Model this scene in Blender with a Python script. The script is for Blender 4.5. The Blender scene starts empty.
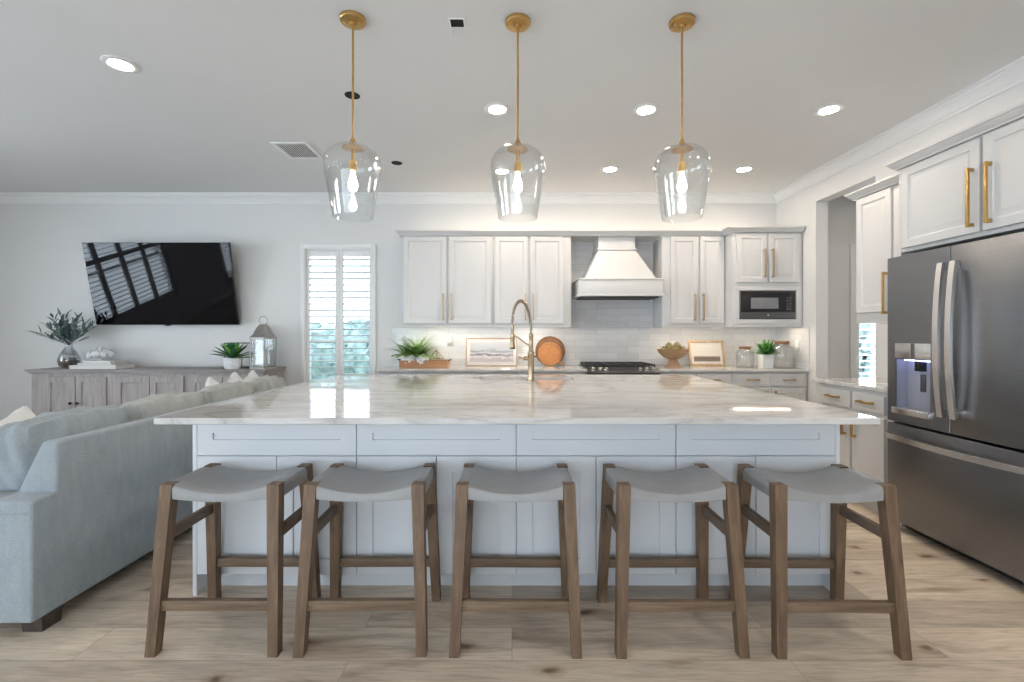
import bpy, bmesh, math, random
from math import pi, sin, cos, radians
from mathutils import Vector, Matrix, Euler

random.seed(7)
SC = bpy.context.scene
COL = SC.collection

# ------------------------------------------------------------------ camera
cam_d = bpy.data.cameras.new('camera')
cam_d.sensor_width = 36.0
cam_d.lens = 465.0 / 1024.0 * 36.0
cam_d.shift_y = -7.0 / 1024.0
cam_d.clip_start = 0.05
cam = bpy.data.objects.new('camera', cam_d)
COL.objects.link(cam)
cam.location = (0, 0, 1.295)
cam.rotation_euler = (pi / 2, 0, 0)
SC.camera = cam

# ------------------------------------------------------------------ world, exposure
SC.view_settings.view_transform = 'Standard'
SC.view_settings.look = 'None'
SC.view_settings.gamma = 1.0
SC.view_settings.use_curve_mapping = False
SC.view_settings.exposure = 0.0
world = bpy.data.worlds.new('world')
SC.world = world
world.use_nodes = True
bg = world.node_tree.nodes['Background']
bg.inputs[0].default_value = (0.80, 0.89, 1.0, 1)
bg.inputs[1].default_value = 5.0
SC.cycles.use_denoising = True
SC.cycles.max_bounces = 10
SC.cycles.diffuse_bounces = 5
SC.cycles.glossy_bounces = 5
SC.cycles.transparent_max_bounces = 16
SC.cycles.sample_clamp_indirect = 6.0
SC.cycles.caustics_reflective = False
SC.cycles.caustics_refractive = False

COOL = (0.78, 0.865, 1.0)
WARM = (1.0, 0.86, 0.70)


def area_light(name, loc, rot, sx, sy, power, color):
    d = bpy.data.lights.new(name, 'AREA')
    d.shape = 'RECTANGLE'
    d.size, d.size_y = sx, sy
    d.energy = power
    d.color = color
    o = bpy.data.objects.new(name, d)
    COL.objects.link(o)
    o.location = loc
    o.rotation_euler = rot
    return o


# area lamps for daylight at the windows; the rear one is added fill
area_light('rear_fill', (-1.6, -3.32, 1.25), (pi / 2 + 0.35, 0, 0), 5.6, 2.2, 45, COOL)
area_light('daylight_side', (-7.05, 2.72, 1.55), (pi / 2 + 0.2, 0, -pi / 2), 2.3, 1.9, 190, COOL)
area_light('daylight_side_rear', (-7.05, -1.3, 1.45), (pi / 2 + 0.2, 0, -pi / 2), 2.6, 2.0, 190, COOL)
area_light('daylight_hall', (4.5, 5.95, 1.35), (pi / 2, 0, pi), 0.8, 1.8, 60, COOL)

# ------------------------------------------------------------------ materials
MATS = {}


def new_mat(name):
    m = bpy.data.materials.new(name)
    m.use_nodes = True
    nt = m.node_tree
    b = nt.nodes['Principled BSDF']
    MATS[name] = m
    return m, nt, b


def N(nt, t, **kw):
    n = nt.nodes.new(t)
    for k, v in kw.items():
        if k.startswith('i_'):
            n.inputs[k[2:].replace('_', ' ')].default_value = v
        else:
            setattr(n, k, v)
    return n


def rgba(c):
    return (c[0], c[1], c[2], 1.0)


def coords(nt, scale=(1, 1, 1), rot=(0, 0, 0)):
    tc = N(nt, 'ShaderNodeTexCoord')
    mp = N(nt, 'ShaderNodeMapping')
    mp.inputs['Scale'].default_value = scale
    mp.inputs['Rotation'].default_value = rot
    nt.links.new(tc.outputs['Object'], mp.inputs['Vector'])
    return mp.outputs['Vector']


def ramp(nt, fac, stops):
    r = N(nt, 'ShaderNodeValToRGB')
    cr = r.color_ramp
    while len(cr.elements) < len(stops):
        cr.elements.new(0.5)
    for e, (p, c) in zip(cr.elements, stops):
        e.position = p
        e.color = rgba(c)
    nt.links.new(fac, r.inputs['Fac'])
    return r.outputs['Color']


def mix(nt, fac, a, b, mode='MIX'):
    n = N(nt, 'ShaderNodeMix', data_type='RGBA', blend_type=mode)
    for s, v in ((n.inputs[0], fac), (n.inputs[6], a), (n.inputs[7], b)):
        if isinstance(v, (int, float)):
            s.default_value = v
        elif isinstance(v, tuple):
            s.default_value = rgba(v)
        else:
            nt.links.new(v, s)
    return n.outputs[2]


def noise(nt, vec, scale, detail=4, rough=0.55, dist=0.0):
    n = N(nt, 'ShaderNodeTexNoise')
    n.inputs['Scale'].default_value = scale
    n.inputs['Detail'].default_value = detail
    n.inputs['Roughness'].default_value = rough
    n.inputs['Distortion'].default_value = dist
    nt.links.new(vec, n.inputs['Vector'])
    return n.outputs['Fac']


def bump(nt, b, height, strength, dist=0.01):
    n = N(nt, 'ShaderNodeBump')
    n.inputs['Strength'].default_value = strength
    n.inputs['Distance'].default_value = dist
    nt.links.new(height, n.inputs['Height'])
    nt.links.new(n.outputs['Normal'], b.inputs['Normal'])


def simple(name, col, rough=0.5, metal=0.0, var=0.06, vscale=6.0, stretch=(1, 1, 1), bmp=0.0, bscale=40.0, spec=0.5, coat=0.0):
    m, nt, b = new_mat(name)
    vec = coords(nt, stretch)
    f = noise(nt, vec, vscale)
    lo = tuple(max(0, c * (1 - var)) for c in col)
    hi = tuple(min(1, c * (1 + var)) for c in col)
    nt.links.new(ramp(nt, f, [(0.3, lo), (0.7, hi)]), b.inputs['Base Color'])
    b.inputs['Roughness'].default_value = rough
    b.inputs['Metallic'].default_value = metal
    b.inputs['Specular IOR Level'].default_value = spec
    b.inputs['Coat Weight'].default_value = coat
    if bmp:
        bump(nt, b, noise(nt, vec, bscale, 3), bmp, 0.004)
    return m


def emissive(name, col, strength):
    m, nt, b = new_mat(name)
    b.inputs['Base Color'].default_value = rgba(col)
    b.inputs['Emission Color'].default_value = rgba(col)
    b.inputs['Emission Strength'].default_value = strength
    return m


def wood(name, dark, light, stretch=(14, 14, 1.2), rough=0.55, bmp=0.25, scale=3.0):
    m, nt, b = new_mat(name)
    vec = coords(nt, stretch)
    g = noise(nt, vec, scale, 6, 0.65, 0.6)
    big = noise(nt, coords(nt, (2, 2, 1)), 2.2, 2)
    c = ramp(nt, g, [(0.30, dark), (0.52, tuple((a + d) / 2 for a, d in zip(dark, light))), (0.72, light)])
    c2 = mix(nt, big, c, tuple(x * 0.8 for x in light), 'MIX')
    nt.links.new(mix(nt, 0.35, c, c2), b.inputs['Base Color'])
    b.inputs['Roughness'].default_value = rough
    bump(nt, b, g, bmp, 0.003)
    return m


def thin_glass(name, tint, lo=0.03, hi=0.5):
    m, nt, b = new_mat(name)
    out = nt.nodes['Material Output']
    tr = N(nt, 'ShaderNodeBsdfTransparent')
    tr.inputs['Color'].default_value = rgba(tint)
    gl = N(nt, 'ShaderNodeBsdfGlossy')
    gl.inputs['Roughness'].default_value = 0.02
    lw = N(nt, 'ShaderNodeLayerWeight')
    lw.inputs['Blend'].default_value = 0.28
    mr = N(nt, 'ShaderNodeMapRange')
    mr.inputs['To Min'].default_value = lo
    mr.inputs['To Max'].default_value = hi
    nt.links.new(lw.outputs['Facing'], mr.inputs['Value'])
    mx = N(nt, 'ShaderNodeMixShader')
    nt.links.new(mr.outputs['Result'], mx.inputs[0])
    nt.links.new(tr.outputs[0], mx.inputs[1])
    nt.links.new(gl.outputs[0], mx.inputs[2])
    nt.links.new(mx.outputs[0], out.inputs['Surface'])
    nt.nodes.remove(b)
    return m


def floor_mat():
    m, nt, b = new_mat('oak_planks')
    vec = coords(nt)
    br = N(nt, 'ShaderNodeTexBrick')
    br.offset = 0.37
    br.inputs['Scale'].default_value = 1.0
    br.inputs['Brick Width'].default_value = 1.75
    br.inputs['Row Height'].default_value = 0.205
    br.inputs['Mortar Size'].default_value = 0.0011
    br.inputs['Mortar Smooth'].default_value = 0.3
    br.inputs['Color1'].default_value = (0, 0, 0, 1)
    br.inputs['Color2'].default_value = (1, 1, 1, 1)
    br.inputs['Mortar'].default_value = (0.5, 0.5, 0.5, 1)
    nt.links.new(vec, br.inputs['Vector'])
    # a per plank shift of the grain
    sh = N(nt, 'ShaderNodeVectorMath', operation='MULTIPLY_ADD')
    nt.links.new(br.outputs['Color'], sh.inputs[0])
    sh.inputs[1].default_value = (7.3, 3.1, 5.7)
    nt.links.new(vec, sh.inputs[2])
    mp = N(nt, 'ShaderNodeMapping')
    mp.inputs['Scale'].default_value = (1.6, 14, 1)
    nt.links.new(sh.outputs[0], mp.inputs['Vector'])
    g = noise(nt, mp.outputs[0], 2.4, 7, 0.62, 0.9)
    mp2 = N(nt, 'ShaderNodeMapping')
    mp2.inputs['Scale'].default_value = (1.1, 4.2, 1)
    nt.links.new(sh.outputs[0], mp2.inputs['Vector'])
    g2 = noise(nt, mp2.outputs[0], 1.7, 3, 0.5, 0.5)
    base = ramp(nt, br.outputs['Color'], [(0.0, (0.50, 0.425, 0.35)), (0.45, (0.66, 0.555, 0.445)), (1.0, (0.82, 0.71, 0.575))])
    grain = ramp(nt, g, [(0.26, (0.56, 0.53, 0.50)), (0.46, (0.90, 0.89, 0.87)), (0.70, (1.08, 1.07, 1.05))])
    c = mix(nt, 0.85, base, grain, 'MULTIPLY')
    streak = ramp(nt, g2, [(0.30, (0.56, 0.51, 0.47)), (0.44, (0.93, 0.93, 0.93)), (0.6, (1.03, 1.03, 1.03))])
    c = mix(nt, 0.8, c, streak, 'MULTIPLY')
    mp4 = N(nt, 'ShaderNodeMapping')
    mp4.inputs['Scale'].default_value = (3.5, 70, 1)
    nt.links.new(sh.outputs[0], mp4.inputs['Vector'])
    fine = ramp(nt, noise(nt, mp4.outputs[0], 2.0, 4, 0.7, 0.3), [(0.32, (0.80, 0.78, 0.76)), (0.60, (1.04, 1.04, 1.04))])
    c = mix(nt, 0.8, c, fine, 'MULTIPLY')
    # knots
    mp3 = N(nt, 'ShaderNodeMapping')
    mp3.inputs['Scale'].default_value = (1.15, 2.2, 1)
    nt.links.new(sh.outputs[0], mp3.inputs['Vector'])
    wob = N(nt, 'ShaderNodeVectorMath', operation='MULTIPLY_ADD')
    nn = N(nt, 'ShaderNodeTexNoise')
    nn.inputs['Scale'].default_value = 14
    nt.links.new(vec, nn.inputs['Vector'])
    nt.links.new(nn.outputs['Color'], wob.inputs[0])
    wob.inputs[1].default_value = (0.09, 0.09, 0)
    nt.links.new(mp3.outputs[0], wob.inputs[2])
    vo = N(nt, 'ShaderNodeTexVoronoi', voronoi_dimensions='2D')
    vo.inputs['Scale'].default_value = 1.0
    nt.links.new(wob.outputs[0], vo.inputs['Vector'])
    knot = ramp(nt, vo.outputs['Distance'], [(0.0, (0.13, 0.09, 0.065)), (0.022, (0.30, 0.23, 0.17)), (0.05, (0.78, 0.73, 0.68)), (0.10, (1, 1, 1))])
    c = mix(nt, 0.9, c, knot, 'MULTIPLY')
    c = mix(nt, br.outputs['Fac'], c, (0.27, 0.215, 0.165))
    nt.links.new(c, b.inputs['Base Color'])
    b.inputs['Roughness'].default_value = 0.42
    b.inputs['Specular IOR Level'].default_value = 0.4
    bump(nt, b, g, 0.12, 0.002)
    return m


def marble_mat():
    m, nt, b = new_mat('white_quartzite')
    vec = coords(nt, (0.45, 1.5, 1.5), (0, 0, 0.10))
    f = noise(nt, vec, 1.5, 8, 0.62, 1.6)
    f2 = noise(nt, coords(nt, (1.1, 2.6, 2.6), (0, 0, -0.15)), 2.8, 7, 0.6, 1.2)
    ab = N(nt, 'ShaderNodeMath', operation='SUBTRACT')
    ab.inputs[1].default_value = 0.5
    nt.links.new(f, ab.inputs[0])
    ab2 = N(nt, 'ShaderNodeMath', operation='ABSOLUTE')
    nt.links.new(ab.outputs[0], ab2.inputs[0])
    vein = ramp(nt, ab2.outputs[0], [(0.0, (0.44, 0.425, 0.415)), (0.012, (0.55, 0.535, 0.525)), (0.05, (0.62, 0.61, 0.60)), (0.16, (0.67, 0.665, 0.655))])
    cloud = ramp(nt, f2, [(0.34, (0.88, 0.87, 0.86)), (0.52, (0.96, 0.955, 0.95)), (0.7, (1, 1, 1))])
    nt.links.new(mix(nt, 0.9, vein, cloud, 'MULTIPLY'), b.inputs['Base Color'])
    b.inputs['Roughness'].default_value = 0.05
    b.inputs['Specular IOR Level'].default_value = 0.55
    return m


def tile_mat():
    m, nt, b = new_mat('glazed_tile')
    tc = N(nt, 'ShaderNodeTexCoord')
    sx = N(nt, 'ShaderNodeSeparateXYZ')
    nt.links.new(tc.outputs['Object'], sx.inputs[0])
    ad = N(nt, 'ShaderNodeMath', operation='ADD')
    nt.links.new(sx.outputs[0], ad.inputs[0])
    nt.links.new(sx.outputs[1], ad.inputs[1])
    cb = N(nt, 'ShaderNodeCombineXYZ')
    nt.links.new(ad.outputs[0], cb.inputs[0])
    nt.links.new(sx.outputs[2], cb.inputs[1])
    br = N(nt, 'ShaderNodeTexBrick')
    br.inputs['Scale'].default_value = 1.0
    br.inputs['Brick Width'].default_value = 0.254
    br.inputs['Row Height'].default_value = 0.0762
    br.inputs['Mortar Size'].default_value = 0.0022
    br.inputs['Mortar Smooth'].default_value = 0.4
    br.inputs['Color1'].default_value = (0.60, 0.61, 0.62, 1)
    br.inputs['Color2'].default_value = (0.68, 0.685, 0.69, 1)
    br.inputs['Mortar'].default_value = (0.47, 0.47, 0.47, 1)
    nt.links.new(cb.outputs[0], br.inputs['Vector'])
    nt.links.new(br.outputs['Color'], b.inputs['Base Color'])
    b.inputs['Roughness'].default_value = 0.09
    wv = noise(nt, cb.outputs[0], 16, 2, 0.5)
    ivt = N(nt, 'ShaderNodeMath', operation='MULTIPLY_ADD')
    nt.links.new(br.outputs['Fac'], ivt.inputs[0])
    ivt.inputs[1].default_value = -0.5
    nt.links.new(wv, ivt.inputs[2])
    bump(nt, b, ivt.outputs[0], 0.35, 0.004)
    return m


def print_mat(name, stops, wob):
    """a printed landscape: bands over the height of the sheet"""
    m, nt, b = new_mat(name)
    tc = N(nt, 'ShaderNodeTexCoord')
    mp = N(nt, 'ShaderNodeMapping')
    mp.inputs['Scale'].default_value = (2.0, 1, 3.0)
    nt.links.new(tc.outputs['Generated'], mp.inputs['Vector'])
    f = noise(nt, mp.outputs[0], 2.2, 6, 0.62, 0.8)
    sp = N(nt, 'ShaderNodeSeparateXYZ')
    nt.links.new(tc.outputs['Generated'], sp.inputs[0])
    ma = N(nt, 'ShaderNodeMath', operation='MULTIPLY_ADD')
    nt.links.new(f, ma.inputs[0])
    ma.inputs[1].default_value = wob
    nt.links.new(sp.outputs[2], ma.inputs[2])
    sb = N(nt, 'ShaderNodeMath', operation='SUBTRACT')
    nt.links.new(ma.outputs[0], sb.inputs[0])
    sb.inputs[1].default_value = wob * 0.5
    nt.links.new(ramp(nt, sb.outputs[0], stops), b.inputs['Base Color'])
    b.inputs['Roughness'].default_value = 0.5
    return m


M_wall = simple('wall_paint', (0.70, 0.695, 0.685), 0.6, var=0.012, vscale=2, bmp=0.03, bscale=180)
M_ceil = simple('ceiling_paint', (0.70, 0.70, 0.70), 0.75, var=0.012, vscale=1.5, bmp=0.04, bscale=150)
M_trim = simple('trim_paint', (0.78, 0.78, 0.775), 0.35, var=0.01)
M_floor = floor_mat()
M_cab = simple('cabinet_paint', (0.60, 0.60, 0.598), 0.32, var=0.012, vscale=3)
M_isl = simple('island_paint', (0.66, 0.675, 0.70), 0.35, var=0.012, vscale=3)
M_hood = simple('hood_paint', (0.61, 0.61, 0.605), 0.35, var=0.01)
M_marble = marble_mat()
M_tile = tile_mat()
M_brass = simple('brushed_brass', (0.55, 0.35, 0.13), 0.34, 0.9, var=0.08, vscale=30)
M_gold = simple('champagne_bronze', (0.52, 0.37, 0.22), 0.42, 0.85, var=0.06, vscale=40)
M_fau = simple('faucet_bronze', (0.43, 0.335, 0.225), 0.26, 1.0, var=0.06, vscale=40)
M_faud = simple('faucet_spring_metal', (0.25, 0.22, 0.19), 0.35, 1.0, var=0.1, vscale=60)
M_fridge = simple('slate_stainless', (0.225, 0.228, 0.243), 0.33, 1.0, var=0.03, vscale=4, stretch=(1, 1, 30))
M_steel = simple('bright_stainless', (0.72, 0.70, 0.68), 0.25, 1.0, var=0.03, vscale=5)
M_darksteel = simple('dark_gap_plastic', (0.02, 0.02, 0.022), 0.5, 0.0, var=0.1)
M_black = simple('black_enamel', (0.012, 0.012, 0.013), 0.25, var=0.1)
M_iron = simple('cast_iron', (0.02, 0.02, 0.021), 0.55, var=0.15, bmp=0.2, bscale=120)
M_screen = simple('tv_screen_glass', (0.003, 0.003, 0.005), 0.03, var=0.05, spec=0.22)
M_mwglass = simple('microwave_glass', (0.03, 0.03, 0.033), 0.06, var=0.05)
M_mwbody = simple('microwave_steel', (0.16, 0.16, 0.165), 0.35, 0.9, var=0.03)


def linen(name, col):
    m, nt, b = new_mat(name)
    vec = coords(nt)
    f1 = noise(nt, coords(nt, (1, 1, 0.3)), 26, 3)
    f2 = noise(nt, vec, 210, 2, 0.6)
    c1 = ramp(nt, f1, [(0.3, tuple(x * 0.93 for x in col)), (0.7, tuple(x * 1.07 for x in col))])
    c2 = ramp(nt, f2, [(0.32, (0.85, 0.86, 0.87)), (0.68, (1.1, 1.1, 1.1))])
    nt.links.new(mix(nt, 0.85, c1, c2, 'MULTIPLY'), b.inputs['Base Color'])
    b.inputs['Roughness'].default_value = 0.92
    b.inputs['Specular IOR Level'].default_value = 0.2
    b.inputs['Sheen Weight'].default_value = 0.15
    bump(nt, b, f2, 0.5, 0.004)
    return m


M_sofa = linen('blue_grey_linen', (0.325, 0.365, 0.388))
M_cush = linen('grey_linen', (0.39, 0.405, 0.395))
M_pillow = simple('white_cotton', (0.74, 0.74, 0.74), 0.9, var=0.05, vscale=18, bmp=0.3, bscale=160, spec=0.2)
M_foot = wood('dark_foot_wood', (0.03, 0.022, 0.018), (0.08, 0.06, 0.05))
M_stool = wood('weathered_oak', (0.075, 0.044, 0.026), (0.225, 0.14, 0.082), (16, 16, 1.4))
M_stoolx = wood('weathered_oak_rail', (0.09, 0.056, 0.035), (0.24, 0.16, 0.10), (1.4, 16, 16))
M_stooly = wood('weathered_oak_side_rail', (0.085, 0.058, 0.04), (0.22, 0.155, 0.105), (16, 1.4, 16))
M_sling = simple('grey_leather', (0.28, 0.277, 0.275), 0.42, var=0.06, vscale=9, bmp=0.12, bscale=90)
M_console = wood('greywashed_wood', (0.24, 0.215, 0.21), (0.50, 0.455, 0.44), (10, 10, 1.0), 0.65, 0.2)
M_ctop = wood('greywashed_top', (0.22, 0.20, 0.20), (0.42, 0.39, 0.38), (1.2, 10, 10), 0.6, 0.2)
M_knob = simple('dark_iron_knob', (0.02, 0.018, 0.016), 0.4, 0.8)
M_glass = thin_glass('clear_glass', (0.985, 0.99, 0.99), 0.03, 0.55)
M_pane = thin_glass('window_glass', (0.96, 0.985, 0.985), 0.03, 0.6)
M_jar = thin_glass('ribbed_jar_glass', (0.975, 0.98, 0.98), 0.03, 0.5)
M_bulb = emissive('glowing_bulb', (1.0, 0.93, 0.82), 22)
M_lens = emissive('lit_downlight_lens', (1.0, 0.86, 0.71), 270)
M_strip = emissive('lit_light_strip', (1.0, 0.84, 0.64), 60)
M_disp = emissive('lit_dispenser_lamp', (0.45, 0.52, 1.0), 9)
M_traywood = wood('warm_tray_wood', (0.30, 0.13, 0.055), (0.52, 0.27, 0.13), (1.2, 10, 10))
M_board = wood('honey_board_wood', (0.30, 0.12, 0.04), (0.52, 0.24, 0.085), (4, 4, 4), 0.4, 0.1)
M_boarddk = wood('dark_board_wood', (0.14, 0.06, 0.025), (0.26, 0.115, 0.05), (4, 4, 4), 0.45, 0.1)
M_bowl = wood('mango_bowl_wood', (0.27, 0.155, 0.075), (0.46, 0.30, 0.165), (3, 3, 14), 0.45, 0.1)
M_bowlft = wood('bowl_foot_wood', (0.30, 0.17, 0.10), (0.50, 0.32, 0.21), (3, 3, 14), 0.5, 0.1)
M_frame = wood('pale_frame_wood', (0.36, 0.25, 0.14), (0.55, 0.41, 0.26), (6, 6, 2), 0.5, 0.1)
M_frame2 = wood('thin_frame_wood', (0.28, 0.20, 0.15), (0.44, 0.34, 0.26), (6, 6, 2), 0.5, 0.1)
M_mat = simple('white_mat_board', (0.58, 0.575, 0.57), 0.7, var=0.01)
M_lid = wood('acacia_lid', (0.16, 0.075, 0.035), (0.30, 0.155, 0.08), (3, 3, 3), 0.5, 0.1)
M_white = simple('white_ceramic', (0.80, 0.80, 0.79), 0.25, var=0.015)
M_coral = simple('white_coral', (0.76, 0.76, 0.78), 0.7, var=0.08, vscale=40, bmp=0.5, bscale=90)
M_plate = simple('white_plastic', (0.78, 0.78, 0.77), 0.3, var=0.01)
M_leaf = simple('green_leaf', (0.13, 0.34, 0.06), 0.45, var=0.4, vscale=25)
M_leafd = simple('dark_green_leaf', (0.025, 0.14, 0.045), 0.4, var=0.35, vscale=25)
M_fern = simple('fern_green', (0.25, 0.43, 0.10), 0.5, var=0.4, vscale=30)
M_euc = simple('dusty_leaf', (0.14, 0.22, 0.20), 0.6, var=0.3, vscale=30)
M_eucd = simple('dark_sprig', (0.07, 0.105, 0.115), 0.6, var=0.3, vscale=30)
M_arti = simple('olive_artichoke', (0.36, 0.31, 0.15), 0.6, var=0.3, vscale=40, bmp=0.5, bscale=80)
M_wire = simple('aged_gold_wire', (0.30, 0.20, 0.09), 0.35, 0.9)
M_zinc = simple('brushed_zinc', (0.40, 0.385, 0.36), 0.42, 0.85, var=0.12, vscale=20)
M_candle = simple('ivory_wax', (0.80, 0.78, 0.73), 0.5, var=0.02)
M_vaseglass = thin_glass('vase_glass', (0.90, 0.92, 0.93), 0.08, 0.6)
M_moss = simple('dried_moss', (0.20, 0.12, 0.07), 0.9, var=0.5, vscale=60, bmp=0.6, bscale=80)
M_book1 = simple('white_book_cover', (0.70, 0.71, 0.73), 0.5, var=0.03)
M_book2 = simple('grey_book_cover', (0.50, 0.51, 0.54), 0.5, var=0.03)
M_page = simple('book_pages', (0.72, 0.70, 0.65), 0.8, var=0.05, vscale=60, stretch=(1, 1, 20))
M_art1 = print_mat('seascape_print', [(0.0, (0.42, 0.39, 0.42)), (0.16, (0.34, 0.32, 0.35)), (0.26, (0.54, 0.53, 0.56)), (0.36, (0.10, 0.11, 0.14)), (0.44, (0.50, 0.51, 0.56)), (0.52, (0.20, 0.22, 0.26)), (0.60, (0.38, 0.41, 0.46)), (1.0, (0.44, 0.47, 0.52))], 0.45)
M_art2 = print_mat('field_print', [(0.0, (0.20, 0.16, 0.13)), (0.22, (0.13, 0.10, 0.09)), (0.30, (0.30, 0.25, 0.21)), (0.36, (0.62, 0.58, 0.53)), (0.6, (0.58, 0.56, 0.52)), (1.0, (0.60, 0.585, 0.56))], 0.12)
M_hedge = simple('hedge_leaves', (0.27, 0.37, 0.37), 0.7, var=0.5, vscale=9)
M_lawn = simple('lawn', (0.12, 0.26, 0.10), 0.9, var=0.3, vscale=6)
M_holeblack = simple('matte_black', (0.006, 0.006, 0.006), 0.9, var=0.1)  # black that paints the dark depth of ceiling openings and vent

# ------------------------------------------------------------------ mesh builder
ORG = {}


class MB:
    def __init__(self):
        self.v, self.f = [], []
        self.m = None

    def face_y(self, y):
        self.m = lambda p: Vector((p[0], y - p[1], p[2]))
        return self

    def face_x(self, x):
        self.m = lambda p: Vector((x - p[1], p[0], p[2]))
        return self

    def mat(self, M):
        self.m = lambda p: M @ Vector(p)
        return self

    def add(self, vs, fs):
        n = len(self.v)
        self.v += [self.m(p) if self.m else Vector(p) for p in vs]
        self.f += [tuple(i + n for i in f) for f in fs]
        return self

    def box(self, x0, x1, y0, y1, z0, z1, bev=0.0):
        if bev <= 0:
            vs = [(x, y, z) for z in (z0, z1) for y in (y0, y1) for x in (x0, x1)]
            return self.add(vs, [(0, 1, 3, 2), (4, 6, 7, 5), (0, 4, 5, 1), (2, 3, 7, 6), (0, 2, 6, 4), (1, 5, 7, 3)])
        bm = bmesh.new()
        bmesh.ops.create_cube(bm, size=1)
        for w in bm.verts:
            w.co = Vector(((x0 + x1) / 2 + w.co.x * (x1 - x0), (y0 + y1) / 2 + w.co.y * (y1 - y0), (z0 + z1) / 2 + w.co.z * (z1 - z0)))
        bmesh.ops.bevel(bm, geom=bm.edges[:], offset=bev, segments=2, profile=0.5, affect='EDGES')
        return self._bm(bm)

    def _bm(self, bm):
        bm.verts.index_update()
        self.add([w.co[:] for w in bm.verts], [tuple(w.index for w in f.verts) for f in bm.faces])
        bm.free()
        return self

    def loops(self, rects, cap0=True, cap1=True):
        """rects: (u0, u1, z0, z1, v) nested rectangles bridged one to the next"""
        vs, fs = [], []
        for (u0, u1, z0, z1, v) in rects:
            vs += [(u0, v, z0), (u1, v, z0), (u1, v, z1), (u0, v, z1)]
        for i in range(len(rects) - 1):
            a, b = i * 4, i * 4 + 4
            for k in range(4):
                l = (k + 1) % 4
                fs.append((a + k, a + l, b + l, b + k))
        if cap0:
            fs.append((3, 2, 1, 0))
        if cap1:
            n = (len(rects) - 1) * 4
            fs.append((n, n + 1, n + 2, n + 3))
        return self.add(vs, fs)

    def frus(self, c0, s0, z0, c1, s1, z1):
        vs = []
        for c, s, z in ((c0, s0, z0), (c1, s1, z1)):
            for sx, sy in ((-1, -1), (1, -1), (1, 1), (-1, 1)):
                vs.append((c[0] + sx * s[0] / 2, c[1] + sy * s[1] / 2, z))
        return self.add(vs, [(3, 2, 1, 0), (4, 5, 6, 7), (0, 1, 5, 4), (1, 2, 6, 5), (2, 3, 7, 6), (3, 0, 4, 7)])

    def lathe(self, prof, c=(0, 0, 0), n=32, M=None, closed=False):
        vs, fs = [], []
        for (r, z) in prof:
            for k in range(n):
                a = 2 * pi * k / n
                p = Vector((r * cos(a), r * sin(a), z))
                if M is not None:
                    p = M @ p
                vs.append((p.x + c[0], p.y + c[1], p.z + c[2]))
        R = len(prof)
        for i in range(R if closed else R - 1):
            j = (i + 1) % R
            for k in range(n):
                l = (k + 1) % n
                fs.append((i * n + k, i * n + l, j * n + l, j * n + k))
        if not closed:
            if prof[0][0] > 1e-6:
                fs.append(tuple(range(n - 1, -1, -1)))
            if prof[-1][0] > 1e-6:
                fs.append(tuple((R - 1) * n + k for k in range(n)))
        return self.add(vs, fs)

    def tube(self, pts, r, n=10):
        pts = [Vector(p) for p in pts]
        rs = r if isinstance(r, (list, tuple)) else [r] * len(pts)
        vs, fs = [], []
        up = None
        for i, p in enumerate(pts):
            t = (pts[min(i + 1, len(pts) - 1)] - pts[max(i - 1, 0)]).normalized()
            if up is None:
                a = Vector((0, 0, 1)) if abs(t.z) < 0.9 else Vector((1, 0, 0))
                up = (a - t * a.dot(t)).normalized()
            else:
                up = (up - t * up.dot(t)).normalized()
            sd = t.cross(up)
            for k in range(n):
                a = 2 * pi * k / n
                q = p + (up * cos(a) + sd * sin(a)) * rs[i]
                vs.append(q[:])
        for i in range(len(pts) - 1):
            for k in range(n):
                l = (k + 1) % n
                fs.append((i * n + k, i * n + l, (i + 1) * n + l, (i + 1) * n + k))
        fs.append(tuple(range(n - 1, -1, -1)))
        fs.append(tuple((len(pts) - 1) * n + k for k in range(n)))
        return self.add(vs, fs)

    def prism(self, poly, fn, a, b):
        """poly 2-D outline; fn(p, t) -> point at extrusion t"""
        n = len(poly)
        vs = [fn(p, a) for p in poly] + [fn(p, b) for p in poly]
        fs = [tuple(range(n - 1, -1, -1)), tuple(range(n, 2 * n))]
        for k in range(n):
            l = (k + 1) % n
            fs.append((k, l, n + l, n + k))
        return self.add(vs, fs)

    def sweep(self, path, prof):
        """profile (out, z) along a 2-D path, mitred; out is to the left of travel"""
        P = [Vector((x, y)) for x, y in path]
        nn = []
        for i in range(len(P) - 1):
            d = (P[i + 1] - P[i]).normalized()
            nn.append(Vector((-d.y, d.x)))
        vs, fs = [], []
        for i, p in enumerate(P):
            if i == 0:
                m = nn[0]
            elif i == len(P) - 1:
                m = nn[-1]
            else:
                m = (nn[i - 1] + nn[i]).normalized()
                m = m / max(0.2, m.dot(nn[i]))
            for o, z in prof:
                q = p + m * o
                vs.append((q.x, q.y, z))
        k = len(prof)
        for i in range(len(P) - 1):
            for j in range(k):
                l = (j + 1) % k
                fs.append((i * k + j, i * k + l, (i + 1) * k + l, (i + 1) * k + j))
        fs.append(tuple(range(k - 1, -1, -1)))
        fs.append(tuple((len(P) - 1) * k + j for j in range(k)))
        return self.add(vs, fs)

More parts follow.
